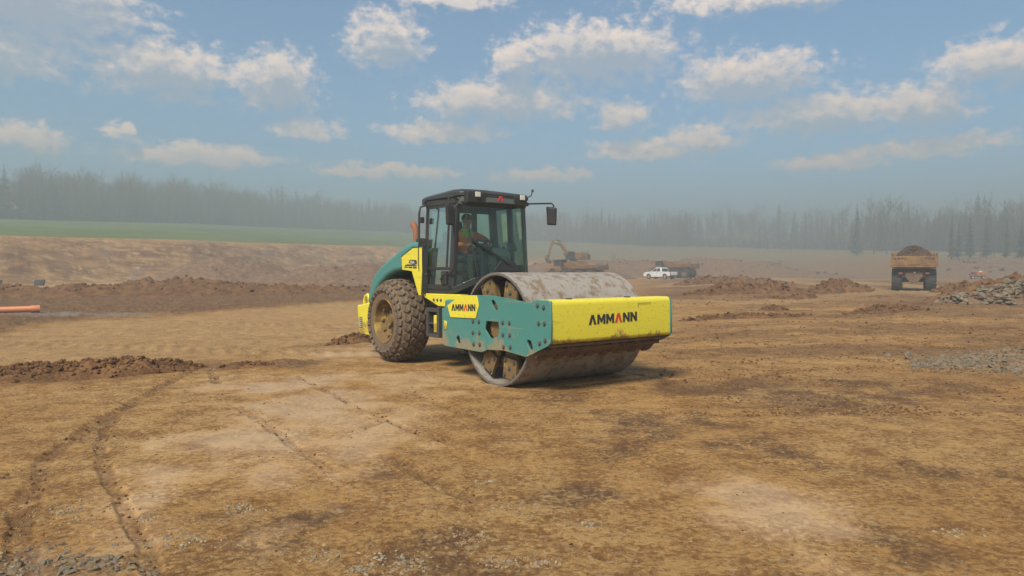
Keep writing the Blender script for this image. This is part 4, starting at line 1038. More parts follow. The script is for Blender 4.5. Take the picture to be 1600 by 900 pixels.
# rear wheels
WR, WX = .735, -3.2705
def tyre_r(v): return WR - .03 - .15*abs(v)**3.2      # v = -1..1 across the tread
def lug_mesh():
    mb = MB(); n = 6; a, b, h = .082, .064, .03
    vs = [(a*math.cos(6.283*i/n), b*math.sin(6.283*i/n)*1.15, -.02) for i in range(n)] + [(a*.84*math.cos(6.283*i/n), b*.84*math.sin(6.283*i/n)*1.15, h) for i in range(n)]
    mb.add(vs, [tuple(range(n, 2*n))] + [(i, (i+1) % n, n + (i+1) % n, n + i) for i in range(n)])
    o = mb.build('tread_block', M['lug']); me = o.data; bpy.data.objects.remove(o); return me
LUG = lug_mesh()
for s in (-1, 1):
    yo = -1.167 if s < 0 else 1.167 + 2*YC*0
    yc = yo - s*.305
    wh = empty('wheel', (WX, yc, WR - .012)); wh.parent = RR
    prof = [(.375, s*.285), (.46, s*.30), (.56, s*.302)] + [(tyre_r(v), s*.30*v) for v in np.linspace(1, -1, 17)] + [(.56, -s*.302), (.46, -s*.30), (.375, -s*.285)]
    tyre = MB().lathe(prof, (0, 0, 0), 'y', 64).build('tyre', M['rubber'], wh, 60)
    joined = []
    for row, v in enumerate((-.97, -.62, -.21, .21, .62, .97)):
        n = 27
        for k in range(n):
            th = 6.283*(k + .5*(row % 2))/n; r = tyre_r(v)
            dv = .01; sl = (tyre_r(min(1.2, v + dv)) - tyre_r(v - dv))/(2*dv*.30)
            nrm = Vector((math.cos(th), -sl, math.sin(th))); nrm = Vector((math.cos(th), -sl, math.sin(th))).normalized()
            tan = Vector((-math.sin(th), 0, math.cos(th))); side = nrm.cross(tan).normalized()
            Mx = Matrix((( tan.x, side.x, nrm.x, r*math.cos(th)), (tan.y, side.y, nrm.y, .30*v), (tan.z, side.z, nrm.z, r*math.sin(th)), (0, 0, 0, 1)))
            if s < 0:
                o = link_mesh('tread_block', LUG, None, wh); o.matrix_local = Mx
            else: joined.append(Mx)
    if joined:
        mb = MB()
        for Mx in joined: mb.add([Mx @ v.co for v in LUG.vertices], [tuple(p.vertices) for p in LUG.polygons])
        mb.build('tread_blocks', M['lug'], wh)['kind'] = 'stuff'
    rim = MB().lathe([(.40, s*.285), (.385, s*.30), (.36, s*.285), (.345, s*.21), (.33, s*.16), (.27, s*.12), (.25, s*.05), (.2, s*.03), (.001, s*.03)], (0, 0, 0), 'y', 48).build('rim', M['yellow_dirty'], wh, 40)
    hub = MB().lathe([(.19, s*.02), (.185, s*.10), (.15, s*.13), (.10, s*.135), (.09, s*.19), (.001, s*.195)], (0, 0, 0), 'y', 28).build('hub', M['yellow_dirty'], wh, 40)
    for k in range(10):
        a = 6.283*k/10; MB().box((.295*math.cos(a), s*.155, .295*math.sin(a)), (.055, .05, .055), (0, -a, 0)).build('wheel_lug', M['yellow_dirty'], wh, bevel=.008)
    for k in range(8):
        a = 6.283*k/8 + .2; o = link_mesh('bolt', BOLT, None, wh); o.location = (.155*math.cos(a), s*.135, .155*math.sin(a)); o.rotation_euler = (0, 0, math.pi if s > 0 else 0)

# rear frame, engine bay and hood
MB().bb(-4.25, -2.42, YC - .48, YC + .48, .55, 1.50).build('engine_bay', M['dark_metal'], RR, bevel=.03)
MB().bb(WX - .14, WX + .14, -.85, .75, .55, .85).build('axle', M['dark_metal'], RR, bevel=.04)
top = [(-2.42, 2.10), (-2.62, 2.095), (-2.85, 2.05), (-3.05, 1.99), (-3.4, 1.855), (-3.75, 1.72), (-4.03, 1.575), (-4.17, 1.47), (-4.26, 1.32), (-4.36, 1.10), (-4.40, .98)]
arch = [(-4.22, .98), (-4.12, 1.12), (-3.98, 1.26), (-3.84, 1.37), (-3.57, 1.50), (-3.30, 1.578), (-2.93, 1.62), (-2.60, 1.615), (-2.42, 1.615)]
MB().prism(top + arch, 'y', -.945, .785).build('hood', M['hood'], RR, 30, bevel=.07, seg=4)
sp_ = plate_with_holes('side_panel', [(-2.945, 1.84), (-2.55, 1.985), (-2.36, 1.99), (-2.275, 1.99), (-2.255, 1.60), (-2.29, 1.20), (-2.36, 1.20), (-2.59, 1.60), (-2.925, 1.625)], [], -.958, .03, M['yellow'], RR, .006)
plate_with_holes('side_panel', [(-2.945, 1.84), (-2.55, 1.985), (-2.42, 1.99), (-2.42, 1.60), (-2.59, 1.60), (-2.925, 1.625)], [], .798, .03, M['yellow'], RR, .006)
MB().bb(-2.52, -2.44, -.90, .74, 1.24, 2.0).build('cab_bulkhead', M['dark_metal'], RR, bevel=.01)
MB().bb(-2.262, -2.246, -.966, -.862, 1.21, 1.99).build('reflection_stop_strip', M['black'], RR)  # black strip added to keep the panel's yellow reflection off the door glass
mb = MB().tube([(-2.965, -.9765, 1.845), (-2.55, -.9765, 1.997), (-2.26, -.9765, 2.0)], .007, 6); mb.build('panel_seal', M['black'], RR)
# printed emblem on the yellow panel: dark hill shape over two bars
for poly, mt in (([(-2.70, 1.735), (-2.66, 1.79), (-2.43, 1.785), (-2.40, 1.72), (-2.52, 1.70)], 'decal'), ([(-2.655, 1.75), (-2.60, 1.785), (-2.575, 1.745), (-2.53, 1.775), (-2.48, 1.73), (-2.58, 1.722)], 'decal_pale'),
                 ([(-2.82, 1.70), (-2.74, 1.715), (-2.41, 1.70), (-2.42, 1.68), (-2.84, 1.68)], 'decal'), ([(-2.86, 1.672), (-2.72, 1.672), (-2.715, 1.652), (-2.86, 1.652)], 'decal'),
                 ([(-2.70, 1.672), (-2.57, 1.672), (-2.57, 1.645), (-2.70, 1.645)], 'decal'), ([(-2.55, 1.672), (-2.42, 1.672), (-2.42, 1.640), (-2.55, 1.640)], 'decal')):
    yy = -.9738 if mt == 'decal' else -.9752
    MB().quad(*[(x, yy, z) for x, z in poly]).build('emblem', M[mt], sp_)
# exhaust
MB().tube([(-3.06, -.62, 1.90), (-3.06, -.62, 2.20), (-3.07, -.62, 2.30), (-3.11, -.62, 2.38), (-3.17, -.62, 2.43)], [.055, .055, .056, .057, .058], 14).build('exhaust_pipe', M['rust'], RR, 50)
MB().lathe([(.05, 0), (.058, 0), (.058, .004), (.05, .004)], (-3.17, -.62, 2.43), 'y', 14, True)
MB().box((-2.46, -.80, 2.07), (.22, .22, .16)).build('cab_mount', M['black'], RR, bevel=.02)
# counterweight with tow loop
cw = MB().prism([(-4.915, .93), (-4.86, .40), (-4.80, .37), (-4.30, .37), (-4.22, .97), (-4.47, .99), (-4.67, .955), (-4.72, .945)], 'y', -.90, .74).build('counterweight', M['yellow'], RR, bevel=.025)
loop = [(-4.66, -.86, .93), (-4.655, -.86, 1.03), (-4.60, -.86, 1.11), (-4.52, -.86, 1.14), (-4.46, -.86, 1.10), (-4.44, -.86, 1.0), (-4.44, -.86, .93)]
MB().tube(loop, .035, 8).build('tow_loop', M['yellow'], RR, 50)
vent = MB().bb(-4.80, -4.69, -.906, -.898, .50, .70)
vent.build('vent_backing', M['dark_metal'], cw)
for k in range(5): MB().bb(-4.795, -4.695, -.914, -.906, .515 + k*.038, .535 + k*.038).build('vent_slat', M['decal_pale'], cw)
# chassis under the cab
for s, yy in ((-1, -.90), (1, .74)):
    MB().prism([(-2.36, 1.225), (-1.18, 1.235), (-1.30, 1.10), (-1.50, 1.03), (-1.86, 1.03), (-2.03, 1.085), (-2.30, 1.16)], 'y', yy, yy - s*.16).build('cab_sill_beam', M['yellow'], RR, bevel=.012)
MB().bb(-2.45, -1.45, YC - .62, YC + .62, 1.02, 1.20).build('cab_floor_pan', M['yellow_dirty'], RR, bevel=.02)
MB().bb(-2.5, -1.34, YC - .35, YC + .35, .48, 1.0).build('articulation_joint', M['dark_metal'], RR, bevel=.03)
MB().bb(-1.60, -1.30, -.72, -.55, .9, 1.05).build('steering_link', M['yellow_dirty'], RR, bevel=.02)
for k in range(3):
    o = link_mesh('bolt', BOLT, None, RR); o.location = (-1.98 + .11*k, -.903, 1.13); o.scale = (.8, .8, .8)
st = MB()
st.bb(-2.19, -2.13, -.93, -.62, .52, 1.0).bb(-1.85, -1.79, -.93, -.62, .52, 1.02).bb(-2.13, -1.85, -.93, -.62, .52, .57).bb(-2.13, -1.85, -.93, -.62, .93, .99).bb(-2.13, -1.85, -.66, -.62, .57, .93)
stp = st.build('step_box', M['dark_metal'], RR, bevel=.008)
MB().bb(-1.955, -1.875, -.925, -.87, .60, .88).build('step_bar', M['yellow'], stp, bevel=.008)
MB().bb(-2.13, -1.96, -.92, -.67, .73, .755).build('step_tread', M['dark_metal'], stp)
MB().tube([(-1.78, -.80, .85), (-1.55, -.82, .80), (-1.36, -.95, .86)], .028, 8).build('hydraulic_hose', M['black'], RR, 50)
MB().tube([(-1.78, -.74, .95), (-1.5, -.70, .98), (-1.3, -.85, .98)], .024, 8).build('hydraulic_hose', M['black'], RR, 50)

# ---- cab
ZB, ZT = 1.245, 2.74
lowp = {'RN': (-2.395, -.85), 'C1': (-1.50, -.85), 'S1': (-1.34, -.50), 'S2': (-1.34, .34), 'C2': (-1.50, .69), 'RF': (-2.395, .69)}
topp = {'RN': (-2.43, -.765), 'C1': (-1.49, -.765), 'S1': (-1.45, -.64), 'S2': (-1.45, .48), 'C2': (-1.51, .605), 'RF': (-2.43, .605)}
def cp(k, z):
    t = (z - ZB)/(ZT - ZB); a, b = Vector(lowp[k]), Vector(topp[k]); q = a.lerp(b, t); return Vector((q.x, q.y, z))
def post(k, z0, z1, sx, sy, mt='black', ox=0, oy=0, par=None, name='cab_pillar'):
    a, b = cp(k, z0), cp(k, z1); vs = []
    for p in (a, b):
        for (dx, dy) in ((-1, -1), (1, -1), (1, 1), (-1, 1)): vs.append((p.x + ox + dx*sx/2, p.y + oy + dy*sy/2, p.z))
    return MB().add(vs, [(0,1,2,3),(4,5,6,7),(0,1,5,4),(1,2,6,5),(2,3,7,6),(3,0,4,7)]).build(name, M[mt], par, bevel=.008)
cab = MB()
base = [lowp[k] for k in ('RN', 'C1', 'S1', 'S2', 'C2', 'RF')]
sill = [(x + (.0 if i not in (2, 3) else 0), y) for i, (x, y) in enumerate(base)]
cab.prism([(-2.395, -.85), (-1.52, -.85), (-1.50, -.80), (-1.50, .64), (-1.52, .69), (-2.395, .69)], 'z', ZB - .01, ZB + .09)
CAB = cab.build('cab', M['black'], RR, bevel=.012)
CAB['label'] = 'black framed cab with green tinted glass'
# front lower frame rises from the corner to the middle
def bar(name, p, q, w, h, mt, par, bev=.006):
    p, q = Vector(p), Vector(q); d = (q - p); L = d.length; d.normalize()
    up = Vector((0, 0, 1)); sd = d.cross(up).normalized() if abs(d.z) < .95 else Vector((0, 1, 0)); up = sd.cross(d)
    vs = [b + sd*i*w/2 + up*j*h/2 for b in (p, q) for (i, j) in ((-1,-1),(1,-1),(1,1),(-1,1))]
    return MB().add(vs, [(0,1,2,3),(4,5,6,7),(0,1,5,4),(1,2,6,5),(2,3,7,6),(3,0,4,7)]).build(name, M[mt], par, bevel=bev)
S1b, S2b = (-1.34, -.50, 1.45), (-1.34, .34, 1.45)
bar('front_sill', (-1.50, -.84, 1.29), S1b, .07, .10, 'black', CAB); bar('front_sill', S1b, S2b, .07, .10, 'black', CAB); bar('front_sill', S2b, (-1.50, .68, 1.29), .07, .10, 'black', CAB)
MB().add([(-1.50, -.84, 1.25), (-1.345, -.50, 1.40), (-1.345, .34, 1.40), (-1.50, .68, 1.25)], [(0, 1, 2, 3)]).build('front_apron', M['black'], CAB)
post('C1', ZB + .08, ZT, .075, .06, par=CAB, ox=-.01, oy=.02); post('C2', ZB + .08, ZT, .06, .06, 'interior', par=CAB, ox=-.03, oy=-.02)
post('RN', ZB + .08, ZT, .07, .08, par=CAB, ox=.03, oy=.03); post('RF', ZB + .08, ZT, .09, .12, 'interior', par=CAB, ox=.03, oy=-.05)
bar('cab_rail', cp('RN', ZT - .02), cp('C1', ZT - .02), .06, .09, 'black', CAB); bar('cab_rail', cp('RF', ZT - .02), cp('C2', ZT - .02), .06, .09, 'interior', CAB)
bar('cab_rail', cp('C1', ZT - .03), cp('S1', ZT - .03), .05, .10, 'interior', CAB); bar('cab_rail', cp('S1', ZT - .03), cp('S2', ZT - .03), .05, .10, 'interior', CAB); bar('cab_rail', cp('S2', ZT - .03), cp('C2', ZT - .03), .05, .10, 'interior', CAB)
bar('cab_rail', cp('RN', ZT - .05), cp('RF', ZT - .05), .06, .16, 'interior', CAB)
# rear wall: lower trim, uprights
MB().bb(-2.43, -2.37, -.80, .64, 1.32, 1.92).build('rear_trim', M['interior'], CAB, bevel=.01)
for y in (-.28, .18): bar('rear_upright', (-2.40, y, 1.9), (-2.42, y, 2.70), .07, .09, 'interior', CAB)
bar('side_upright', (-1.92, .66, 1.33), (-1.94, .60, 2.70), .06, .10, 'interior', CAB)
MB().bb(-2.38, -1.55, .63, .68, 1.33, 1.70).build('far_side_trim', M['interior'], CAB, bevel=.01)
def pane(name, pts, par): return MB().quad(*pts).build(name, M['glass'], par)
pane('window_pane', [(-1.49, -.80, 1.34), (-1.345, -.50, 1.48), cp('S1', ZT - .06), cp('C1', ZT - .06) + Vector((.02, .04, 0))], CAB)
pane('windscreen', [(-1.343, -.50, 1.48), (-1.343, .34, 1.48), cp('S2', ZT - .06), cp('S1', ZT - .06)], CAB)
pane('window_pane', [(-1.345, .34, 1.48), (-1.49, .66, 1.34), cp('C2', ZT - .06) + Vector((0, -.02, 0)), cp('S2', ZT - .06)], CAB)
pane('window_pane', [(-2.37, .675, 1.70), (-1.53, .675, 1.70), cp('C2', 2.68), cp('RF', 2.68)], CAB)
pane('window_pane', [(-2.40, -.80, 1.92), (-2.40, .62, 1.92), cp('RF', 2.64), cp('RN', 2.64)], CAB)
# door
dy = lambda z: -.853 + (z - ZB)/(ZT - ZB)*.085
def dpt(x, z, o=0): return (x, dy(z) - o, z)
door = MB()
fr = [(-2.345, 1.34), (-1.565, 1.34), (-1.56, 2.67), (-2.385, 2.67)]
def strip(mb, pts, w, th=.03, o=.012):
    for (a, b) in zip(pts, pts[1:] + pts[:1]):
        d = Vector((b[0]-a[0], b[1]-a[1])).normalized(); n = Vector((-d.y, d.x))*w/2; e = d*w/2
        q = [(a[0]-e.x+n.x, a[1]-e.y+n.y), (b[0]+e.x+n.x, b[1]+e.y+n.y), (b[0]+e.x-n.x, b[1]+e.y-n.y), (a[0]-e.x-n.x, a[1]-e.y-n.y)]
        vs = [dpt(x, z, o) for x, z in q] + [dpt(x, z, o - th) for x, z in q]
        mb.add(vs, [(0,1,2,3),(7,6,5,4),(0,1,5,4),(1,2,6,5),(2,3,7,6),(3,0,4,7)])
strip(door, fr, .075)
DO = door.build('door', M['black'], RR, bevel=.005)
for (a, b, th) in ((1.34, 1.36, .03),): pass
mb = MB(); q = [(-2.33, 1.62), (-1.58, 1.65)]
bar('door_rail', dpt(-2.34, 1.64, .0), dpt(-1.57, 1.64, .0), .03, .05, 'black', DO)
bar('door_upright', dpt(-1.70, 1.66, .0), dpt(-1.695, 2.66, .0), .03, .03, 'black', DO)
pane('window_pane', [dpt(-2.33, 1.66), dpt(-1.59, 1.66), dpt(-1.59, 2.65), dpt(-2.36, 2.65)], DO)
pane('window_pane', [dpt(-2.33, 1.38), dpt(-1.59, 1.38), dpt(-1.59, 1.62), dpt(-2.33, 1.62)], DO)
MB().bb(-1.80, -1.64, -.885, -.85, 1.38, 1.60).build('door_lock', M['black'], DO, bevel=.015)
MB().tube([(-1.76, -.885, 1.45), (-1.76, -.91, 1.46), (-1.70, -.91, 1.55), (-1.70, -.885, 1.56)], .012, 6).build('door_handle', M['dark_metal'], DO, 50)
for z in (1.42, 2.45): MB().box((-2.40, -.875, z), (.07, .05, .10)).build('hinge', M['black'], DO, bevel=.01)
# grab rails either side of the door
MB().tube([(-2.33, -.83, 2.70), (-2.33, -.95, 2.66), (-2.345, -.965, 2.55), (-2.36, -.965, 1.72), (-2.34, -.96, 1.60), (-2.27, -.93, 1.545), (-2.24, -.88, 1.54)], .018, 8).build('grab_rail', M['black'], RR, 50)
MB().tube([(-1.40, -.80, 2.66), (-1.37, -.88, 2.60), (-1.36, -.90, 2.5), (-1.37, -.90, 1.70), (-1.40, -.90, 1.61), (-1.50, -.89, 1.565), (-1.56, -.87, 1.56)], .016, 8).build('grab_rail', M['black'], RR, 50)
# roof with visor
rp_ = [(-2.56, -.80), (-1.62, -.83), (-1.42, -.76), (-1.335, -.64), (-1.30, -.35), (-1.30, .20), (-1.32, .46), (-1.42, .62), (-1.62, .68), (-2.56, .64)]
zt_ = [2.868, 2.905, 2.905, 2.90, 2.90, 2.885, 2.88, 2.88, 2.88, 2.86]
vs = [(x, y, 2.775 if x < -1.5 else 2.79) for x, y in rp_] + [(x*.985 - .02, YC + (y - YC)*.985, z - .045) for (x, y), z in zip(rp_, zt_)] + [(-1.93 + (x + 1.93)*.88, YC + (y - YC)*.86, z) for (x, y), z in zip(rp_, zt_)]
n = len(rp_)
fs = [tuple(range(n - 1, -1, -1)), tuple(range(2*n, 3*n))] + [(k*n + i, k*n + (i+1) % n, (k+1)*n + (i+1) % n, (k+1)*n + i) for k in range(2) for i in range(n)]
ROOF = MB().add(vs, fs).build('roof', M['black'], RR, 25, bevel=.012)
MB().add([(x*.99, YC + (y - YC)*.93, 2.70) for x, y in rp_] + [(x*.995, YC + (y - YC)*.95, 2.78) for x, y in rp_], [tuple(range(n)), tuple(range(n, 2*n))] + [(i, (i+1) % n, n + (i+1) % n, n + i) for i in range(n)]).build('headlining', M['interior'], ROOF)
for (y0, y1, zt2) in ((-.70, -.345, 2.90), (.215, .485, 2.885)):
    MB().prism([(-1.50, zt2 - .01), (-1.30, zt2 - .02), (-1.275, zt2 - .06), (-1.29, 2.68), (-1.34, 2.655), (-1.50, 2.70)], 'y', y0, y1).build('lamp_housing', M['black'], ROOF, bevel=.015)
for y, z in ((-.515, 2.81), (.375, 2.81)):
    MB().box((-1.268, y, z), (.02, .098, .082)).build('work_light', M['lamp'], ROOF, bevel=.008)
MB().bb(-1.42, -1.325, -.345, .215, 2.665, 2.86).build('grille', M['black'], ROOF, bevel=.01)
for k in range(5): MB().bb(-1.325, -1.295, -.34, .21, 2.69 + k*.034, 2.702 + k*.034).build('grille_slat', M['dark_metal'], ROOF)
poly, w = GLYPH['A']
pts = [(-.118 + a*.135, 2.725 + b*.088) for a, b in poly]; k = len(pts)
MB().add([(-1.293, y, z) for y, z in pts] + [(-1.284, y, z) for y, z in pts], [tuple(range(k, 2*k))] + [(j, (j+1) % k, k + (j+1) % k, k + j) for j in range(k)]).build('roof_emblem', M['red_lettering'], ROOF)
MB().box((-2.44, -.80, 2.745), (.08, .08, .07)).build('rear_lamp', M['black'], ROOF, bevel=.015)
MB().tube([(-1.42, .52, 2.84), (-1.40, .60, 2.845), (-1.40, .66, 2.87), (-1.40, .685, 2.94)], .010, 6).build('antenna', M['black'], ROOF, 50)
MB().lathe([(.001, 0), (.022, .005), (.024, .03), (.012, .05), (.001, .052)], (-1.40, .69, 2.93), 'z', 10).build('antenna_tip', M['black'], ROOF, 50)
# mirrors
def mirror(name_arm, path, c, rz, label):
    arm = MB().tube(path, .014, 8).build('mirror', M['black'], RR, 50); arm['label'] = label
    mb = MB().add([(-.028 + .0*z, y, z) for y, z in ((-.085, -.155), (.085, -.165), (.095, .15), (-.10, .175))] + [(.022, y*.86, z*.9) for y, z in ((-.085, -.155), (.085, -.165), (.095, .15), (-.10, .175))],
                  [(3,2,1,0),(4,5,6,7),(0,1,5,4),(1,2,6,5),(2,3,7,6),(3,0,4,7)])
    h = mb.build('mirror_housing', M['mirror'], arm, bevel=.018, seg=3); h.location = c; h.rotation_euler = (0, 0, rz)
mirror('a', [(-1.42, -.78, 2.72), (-1.38, -.92, 2.755), (-1.33, -1.02, 2.74), (-1.33, -1.02, 2.48)], (-1.31, -1.0, 2.465), .25, 'near door mirror on a bent arm')
mirror('b', [(-1.42, .54, 2.72), (-1.40, .66, 2.735), (-1.40, 1.10, 2.765), (-1.40, 1.155, 2.74), (-1.40, 1.165, 2.40)], (-1.385, 1.10, 2.545), -.75, 'far door mirror on a long arm')
MB().lathe([(.001, -.03), (.035, -.03), (.035, .03), (.001, .03)], (-1.41, .57, 2.72), 'z', 10).build('mirror_pivot', M['black'], RR, 40)
# wiper and its vented motor cover
wb = MB().tube([(-1.405, -.665, 2.52), (-1.375, -.585, 2.12), (-1.33, -.50, 1.62), (-1.325, -.475, 1.50)], [.012, .018, .014, .009], 6).build('wiper', M['black'], RR, 50)
for (dy_, dz_) in ((0, 0), (.035, -.035)):
    MB().tube([(-1.37 + .012, -.585 + dy_, 2.11 + dz_), (-1.335, -.22 + dy_, 1.92 + dz_), (-1.315, .14, 1.725 - (.0 if dz_ == 0 else .02))], .0105, 6).build('wiper_arm', M['black'], wb, 50)
mc = MB().add([(-1.325, -.16, 1.50), (-1.325, .38, 1.50), (-1.325, .37, 1.60), (-1.325, .25, 1.765), (-1.325, -.01, 1.775), (-1.325, -.15, 1.62), (-1.36, -.16, 1.50), (-1.36, .38, 1.50), (-1.36, .37, 1.60), (-1.36, .25, 1.765), (-1.36, -.01, 1.775), (-1.36, -.15, 1.62)],
    [(0,1,2,3,4,5), (11,10,9,8,7,6)] + [(i, (i+1) % 6, 6 + (i+1) % 6, 6 + i) for i in range(6)]).build('wiper_cover', M['black'], RR, bevel=.008)
for k in range(5): MB().bb(-1.326, -1.312, -.10, .32, 1.515 + k*.026, 1.526 + k*.026).build('vent_slat', M['dark_metal'], mc)
# inside the cab
seat = MB(); seat.box((-2.02, -.27, 1.66), (.50, .50, .14)); seat.box((-2.02, -.27, 1.46), (.34, .36, .28)); seat.box((-2.28, -.27, 1.98), (.13, .48, .58), (0, -.16, 0)); seat.box((-2.33, -.27, 2.36), (.10, .26, .18), (0, -.16, 0))
seat.box((-2.02, -.57, 1.86), (.40, .08, .06)); seat.box((-2.02, .03, 1.86), (.40, .08, .06)); seat.build('seat', M['seat'], RR, bevel=.03)
MB().prism([(-1.62, 1.30), (-1.40, 1.42), (-1.40, 1.86), (-1.50, 1.98), (-1.62, 1.94), (-1.68, 1.6)], 'y', -.08, .24).build('dashboard', M['interior'], RR, bevel=.02)
MB().bb(-2.2, -1.7, .26, .42, 1.33, 1.82).build('side_console', M['interior'], RR, bevel=.03)
swl = MB(); cx, cy, cz = -1.60, -.27, 2.00; ta = .55
ring = [(cx + .19*math.cos(a)*math.cos(ta), cy + .19*math.sin(a), cz + .19*math.cos(a)*math.sin(ta)) for a in np.linspace(0, 6.283, 25)]
swl.tube(ring, .014, 6); swl.tube([(cx, cy, cz), (cx + .1, cy, cz - .16), (-1.50, cy, 1.35)], .03, 8)
for a in (.5, 2.6, 4.7): swl.tube([(cx, cy, cz), (cx + .19*math.cos(a)*math.cos(ta), cy + .19*math.sin(a), cz + .19*math.cos(a)*math.sin(ta))], .012, 5)
swl.build('steering_wheel', M['seat'], RR, 50)
MB().box((-1.47, .30, 2.00), (.05, .20, .14), (0, -.3, .3)).build('display', M['seat'], RR, bevel=.01)
MB().tube([(-1.75, .34, 1.82), (-1.73, .33, 2.0)], [.02, .03], 8).build('drive_lever', M['seat'], RR, 50)

# ------------------------------------------------------------------ driver
def person():
    J = {}; E_ = []
    def j(n, p, r, par=None):
        J[n] = (Vector(p), r); 
        if par: E_.append((par, n))
    oy = -.27
    j('pelvis', (-2.10, oy, 1.82), (.15, .12)); j('waist', (-2.09, oy, 1.97), (.15, .115), 'pelvis'); j('chest', (-2.04, oy, 2.14), (.175, .125), 'waist')
    j('collar', (-1.995, oy, 2.275), (.11, .085), 'chest'); j('neck', (-1.975, oy, 2.34), (.055, .055), 'collar'); j('skull', (-1.955, oy, 2.43), (.078, .09), 'neck'); j('crown', (-1.965, oy, 2.51), (.07, .08), 'skull')
    for s, nm in ((-1, 'r'), (1, 'l')):
        hand = Vector((-1.62, oy + s*.17, 2.02)) if s < 0 else Vector((-1.57, oy + .19, 2.05))
        sh = Vector((-2.01, oy + s*.21, 2.21)); elb = Vector((-1.86, oy + s*.29, 2.03)) if s < 0 else Vector((-1.80, oy + .30, 2.10))
        j('sh' + nm, sh, (.075, .075), 'chest'); j('el' + nm, elb, (.056, .056), 'sh' + nm)
        wr = elb.lerp(hand, .82); j('wr' + nm, wr, (.036, .034), 'el' + nm); d = (hand - elb).normalized(); j('pa' + nm, wr + d*.07, (.036, .022), 'wr' + nm)
        for f in range(4):
            o = Vector((0, (f - 1.5)*.019, 0)); b = wr + d*.095 + o; j(f'f{f}a' + nm, b, (.0095, .0095), 'pa' + nm); j(f'f{f}b' + nm, b + d*.03 + Vector((0, 0, -.015)), (.009, .009), f'f{f}a' + nm); j(f'f{f}c' + nm, b + d*.032 + Vector((-.01, 0, -.04 - .004*(f in (1, 2)))), (.008, .008), f'f{f}b' + nm)
        t = wr + d*.05 + Vector((0, -s*.04, .01)); j('t1' + nm, t, (.011, .011), 'pa' + nm); j('t2' + nm, t + d*.035 + Vector((0, -s*.008, -.01)), (.009, .009), 't1' + nm)
        j('hip' + nm, (-2.05, oy + s*.10, 1.80), (.095, .09), 'pelvis'); j('kn' + nm, (-1.66, oy + s*.15, 1.80), (.066, .066), 'hip' + nm); j('an' + nm, (-1.60, oy + s*.15, 1.43), (.045, .045), 'kn' + nm); j('to' + nm, (-1.45, oy + s*.15, 1.385), (.04, .034), 'an' + nm)
    names = list(J); me = bpy.data.meshes.new('person'); me.from_pydata([J[n][0][:] for n in names], [(names.index(a), names.index(b)) for a, b in E_], []); me.update()
    o = bpy.data.objects.new('person_tmp', me); COL.objects.link(o)
    o.modifiers.new('skin', 'SKIN').use_smooth_shade = True; ss = o.modifiers.new('sub', 'SUBSURF'); ss.levels = 2; ss.render_levels = 2
    for n, sv in zip(names, me.skin_vertices[0].data): sv.radius = J[n][1]; sv.use_root = n == 'pelvis'
    dg = bpy.context.evaluated_depsgraph_get(); dg.update()
    out = bpy.data.meshes.new_from_object(o.evaluated_get(dg)); bpy.data.objects.remove(o)
    cols = {'jacket': painted('orange_workwear', (0.72, 0.16, 0.035), .1, .85), 'vest': painted('lime_high_visibility_cloth', (0.36, 0.62, 0.05), .1, .8), 'trousers': painted('dark_trousers', (.04, .045, .06), .15, .9), 'skin': painted('skin', (.50, .27, .18), .03, .6), 'boots': painted('work_boots', (.03, .025, .02), .4, .8)}
    out.materials.clear()
    for k in cols.values(): out.materials.append(k)
    kk = list(cols); pos = np.array([J[n][0][:] for n in names])
    for p in out.polygons:
        n = names[int(((pos - np.array(p.center))**2).sum(1).argmin())]
        m = 'jacket'
        if n in ('neck', 'skull', 'crown') or n[:2] in ('pa', 't1', 't2') or n[0] == 'f': m = 'skin'
        elif n[:2] in ('hi', 'kn') or n == 'pelvis': m = 'trousers'
        elif n[:2] in ('an', 'to'): m = 'boots'
        elif n == 'collar' or (n[:2] == 'sh' and p.center.x < -1.99): m = 'vest'
        p.material_index = kk.index(m); p.use_smooth = True
    P = bpy.data.objects.new('person', out); COL.objects.link(P)
    tag(P, 'driver in orange jacket with lime shoulders seated in the roller cab', 'person')
    hc = MB().lathe([(.001, .085), (.045, .078), (.082, .045), (.094, .0), (.094, -.02), (.086, -.02)], (-1.962, oy, 2.475), 'z', 20).build('knit_cap', M['seat'], P, 60)
    MB().add([(-1.868, oy - .014, 2.415), (-1.868, oy + .014, 2.415), (-1.848, oy, 2.418), (-1.875, oy, 2.455)], [(0, 1, 2), (1, 3, 2), (3, 0, 2), (0, 3, 1)]).build('nose', cols['skin'], P)
    for s in (-1, 1):
        MB().lathe([(.001, .008), (.008, .004), (.009, 0), (.001, -.006)], (-1.874, oy + s*.032, 2.452), 'x', 8).build('eye', M['seat'], P, 60)
        MB().lathe([(.001, .01), (.02, .008), (.026, 0), (.001, -.008)], (-1.962, oy + s*.083, 2.43), 'y', 10).build('ear', cols['skin'], P, 60)
    P.matrix_world = RR.matrix_basis.copy() if False else Matrix.Translation((MX, MY, 0)) @ Matrix.Rotation(math.atan2(-MC, MS), 4, 'Z')
    return P
person()

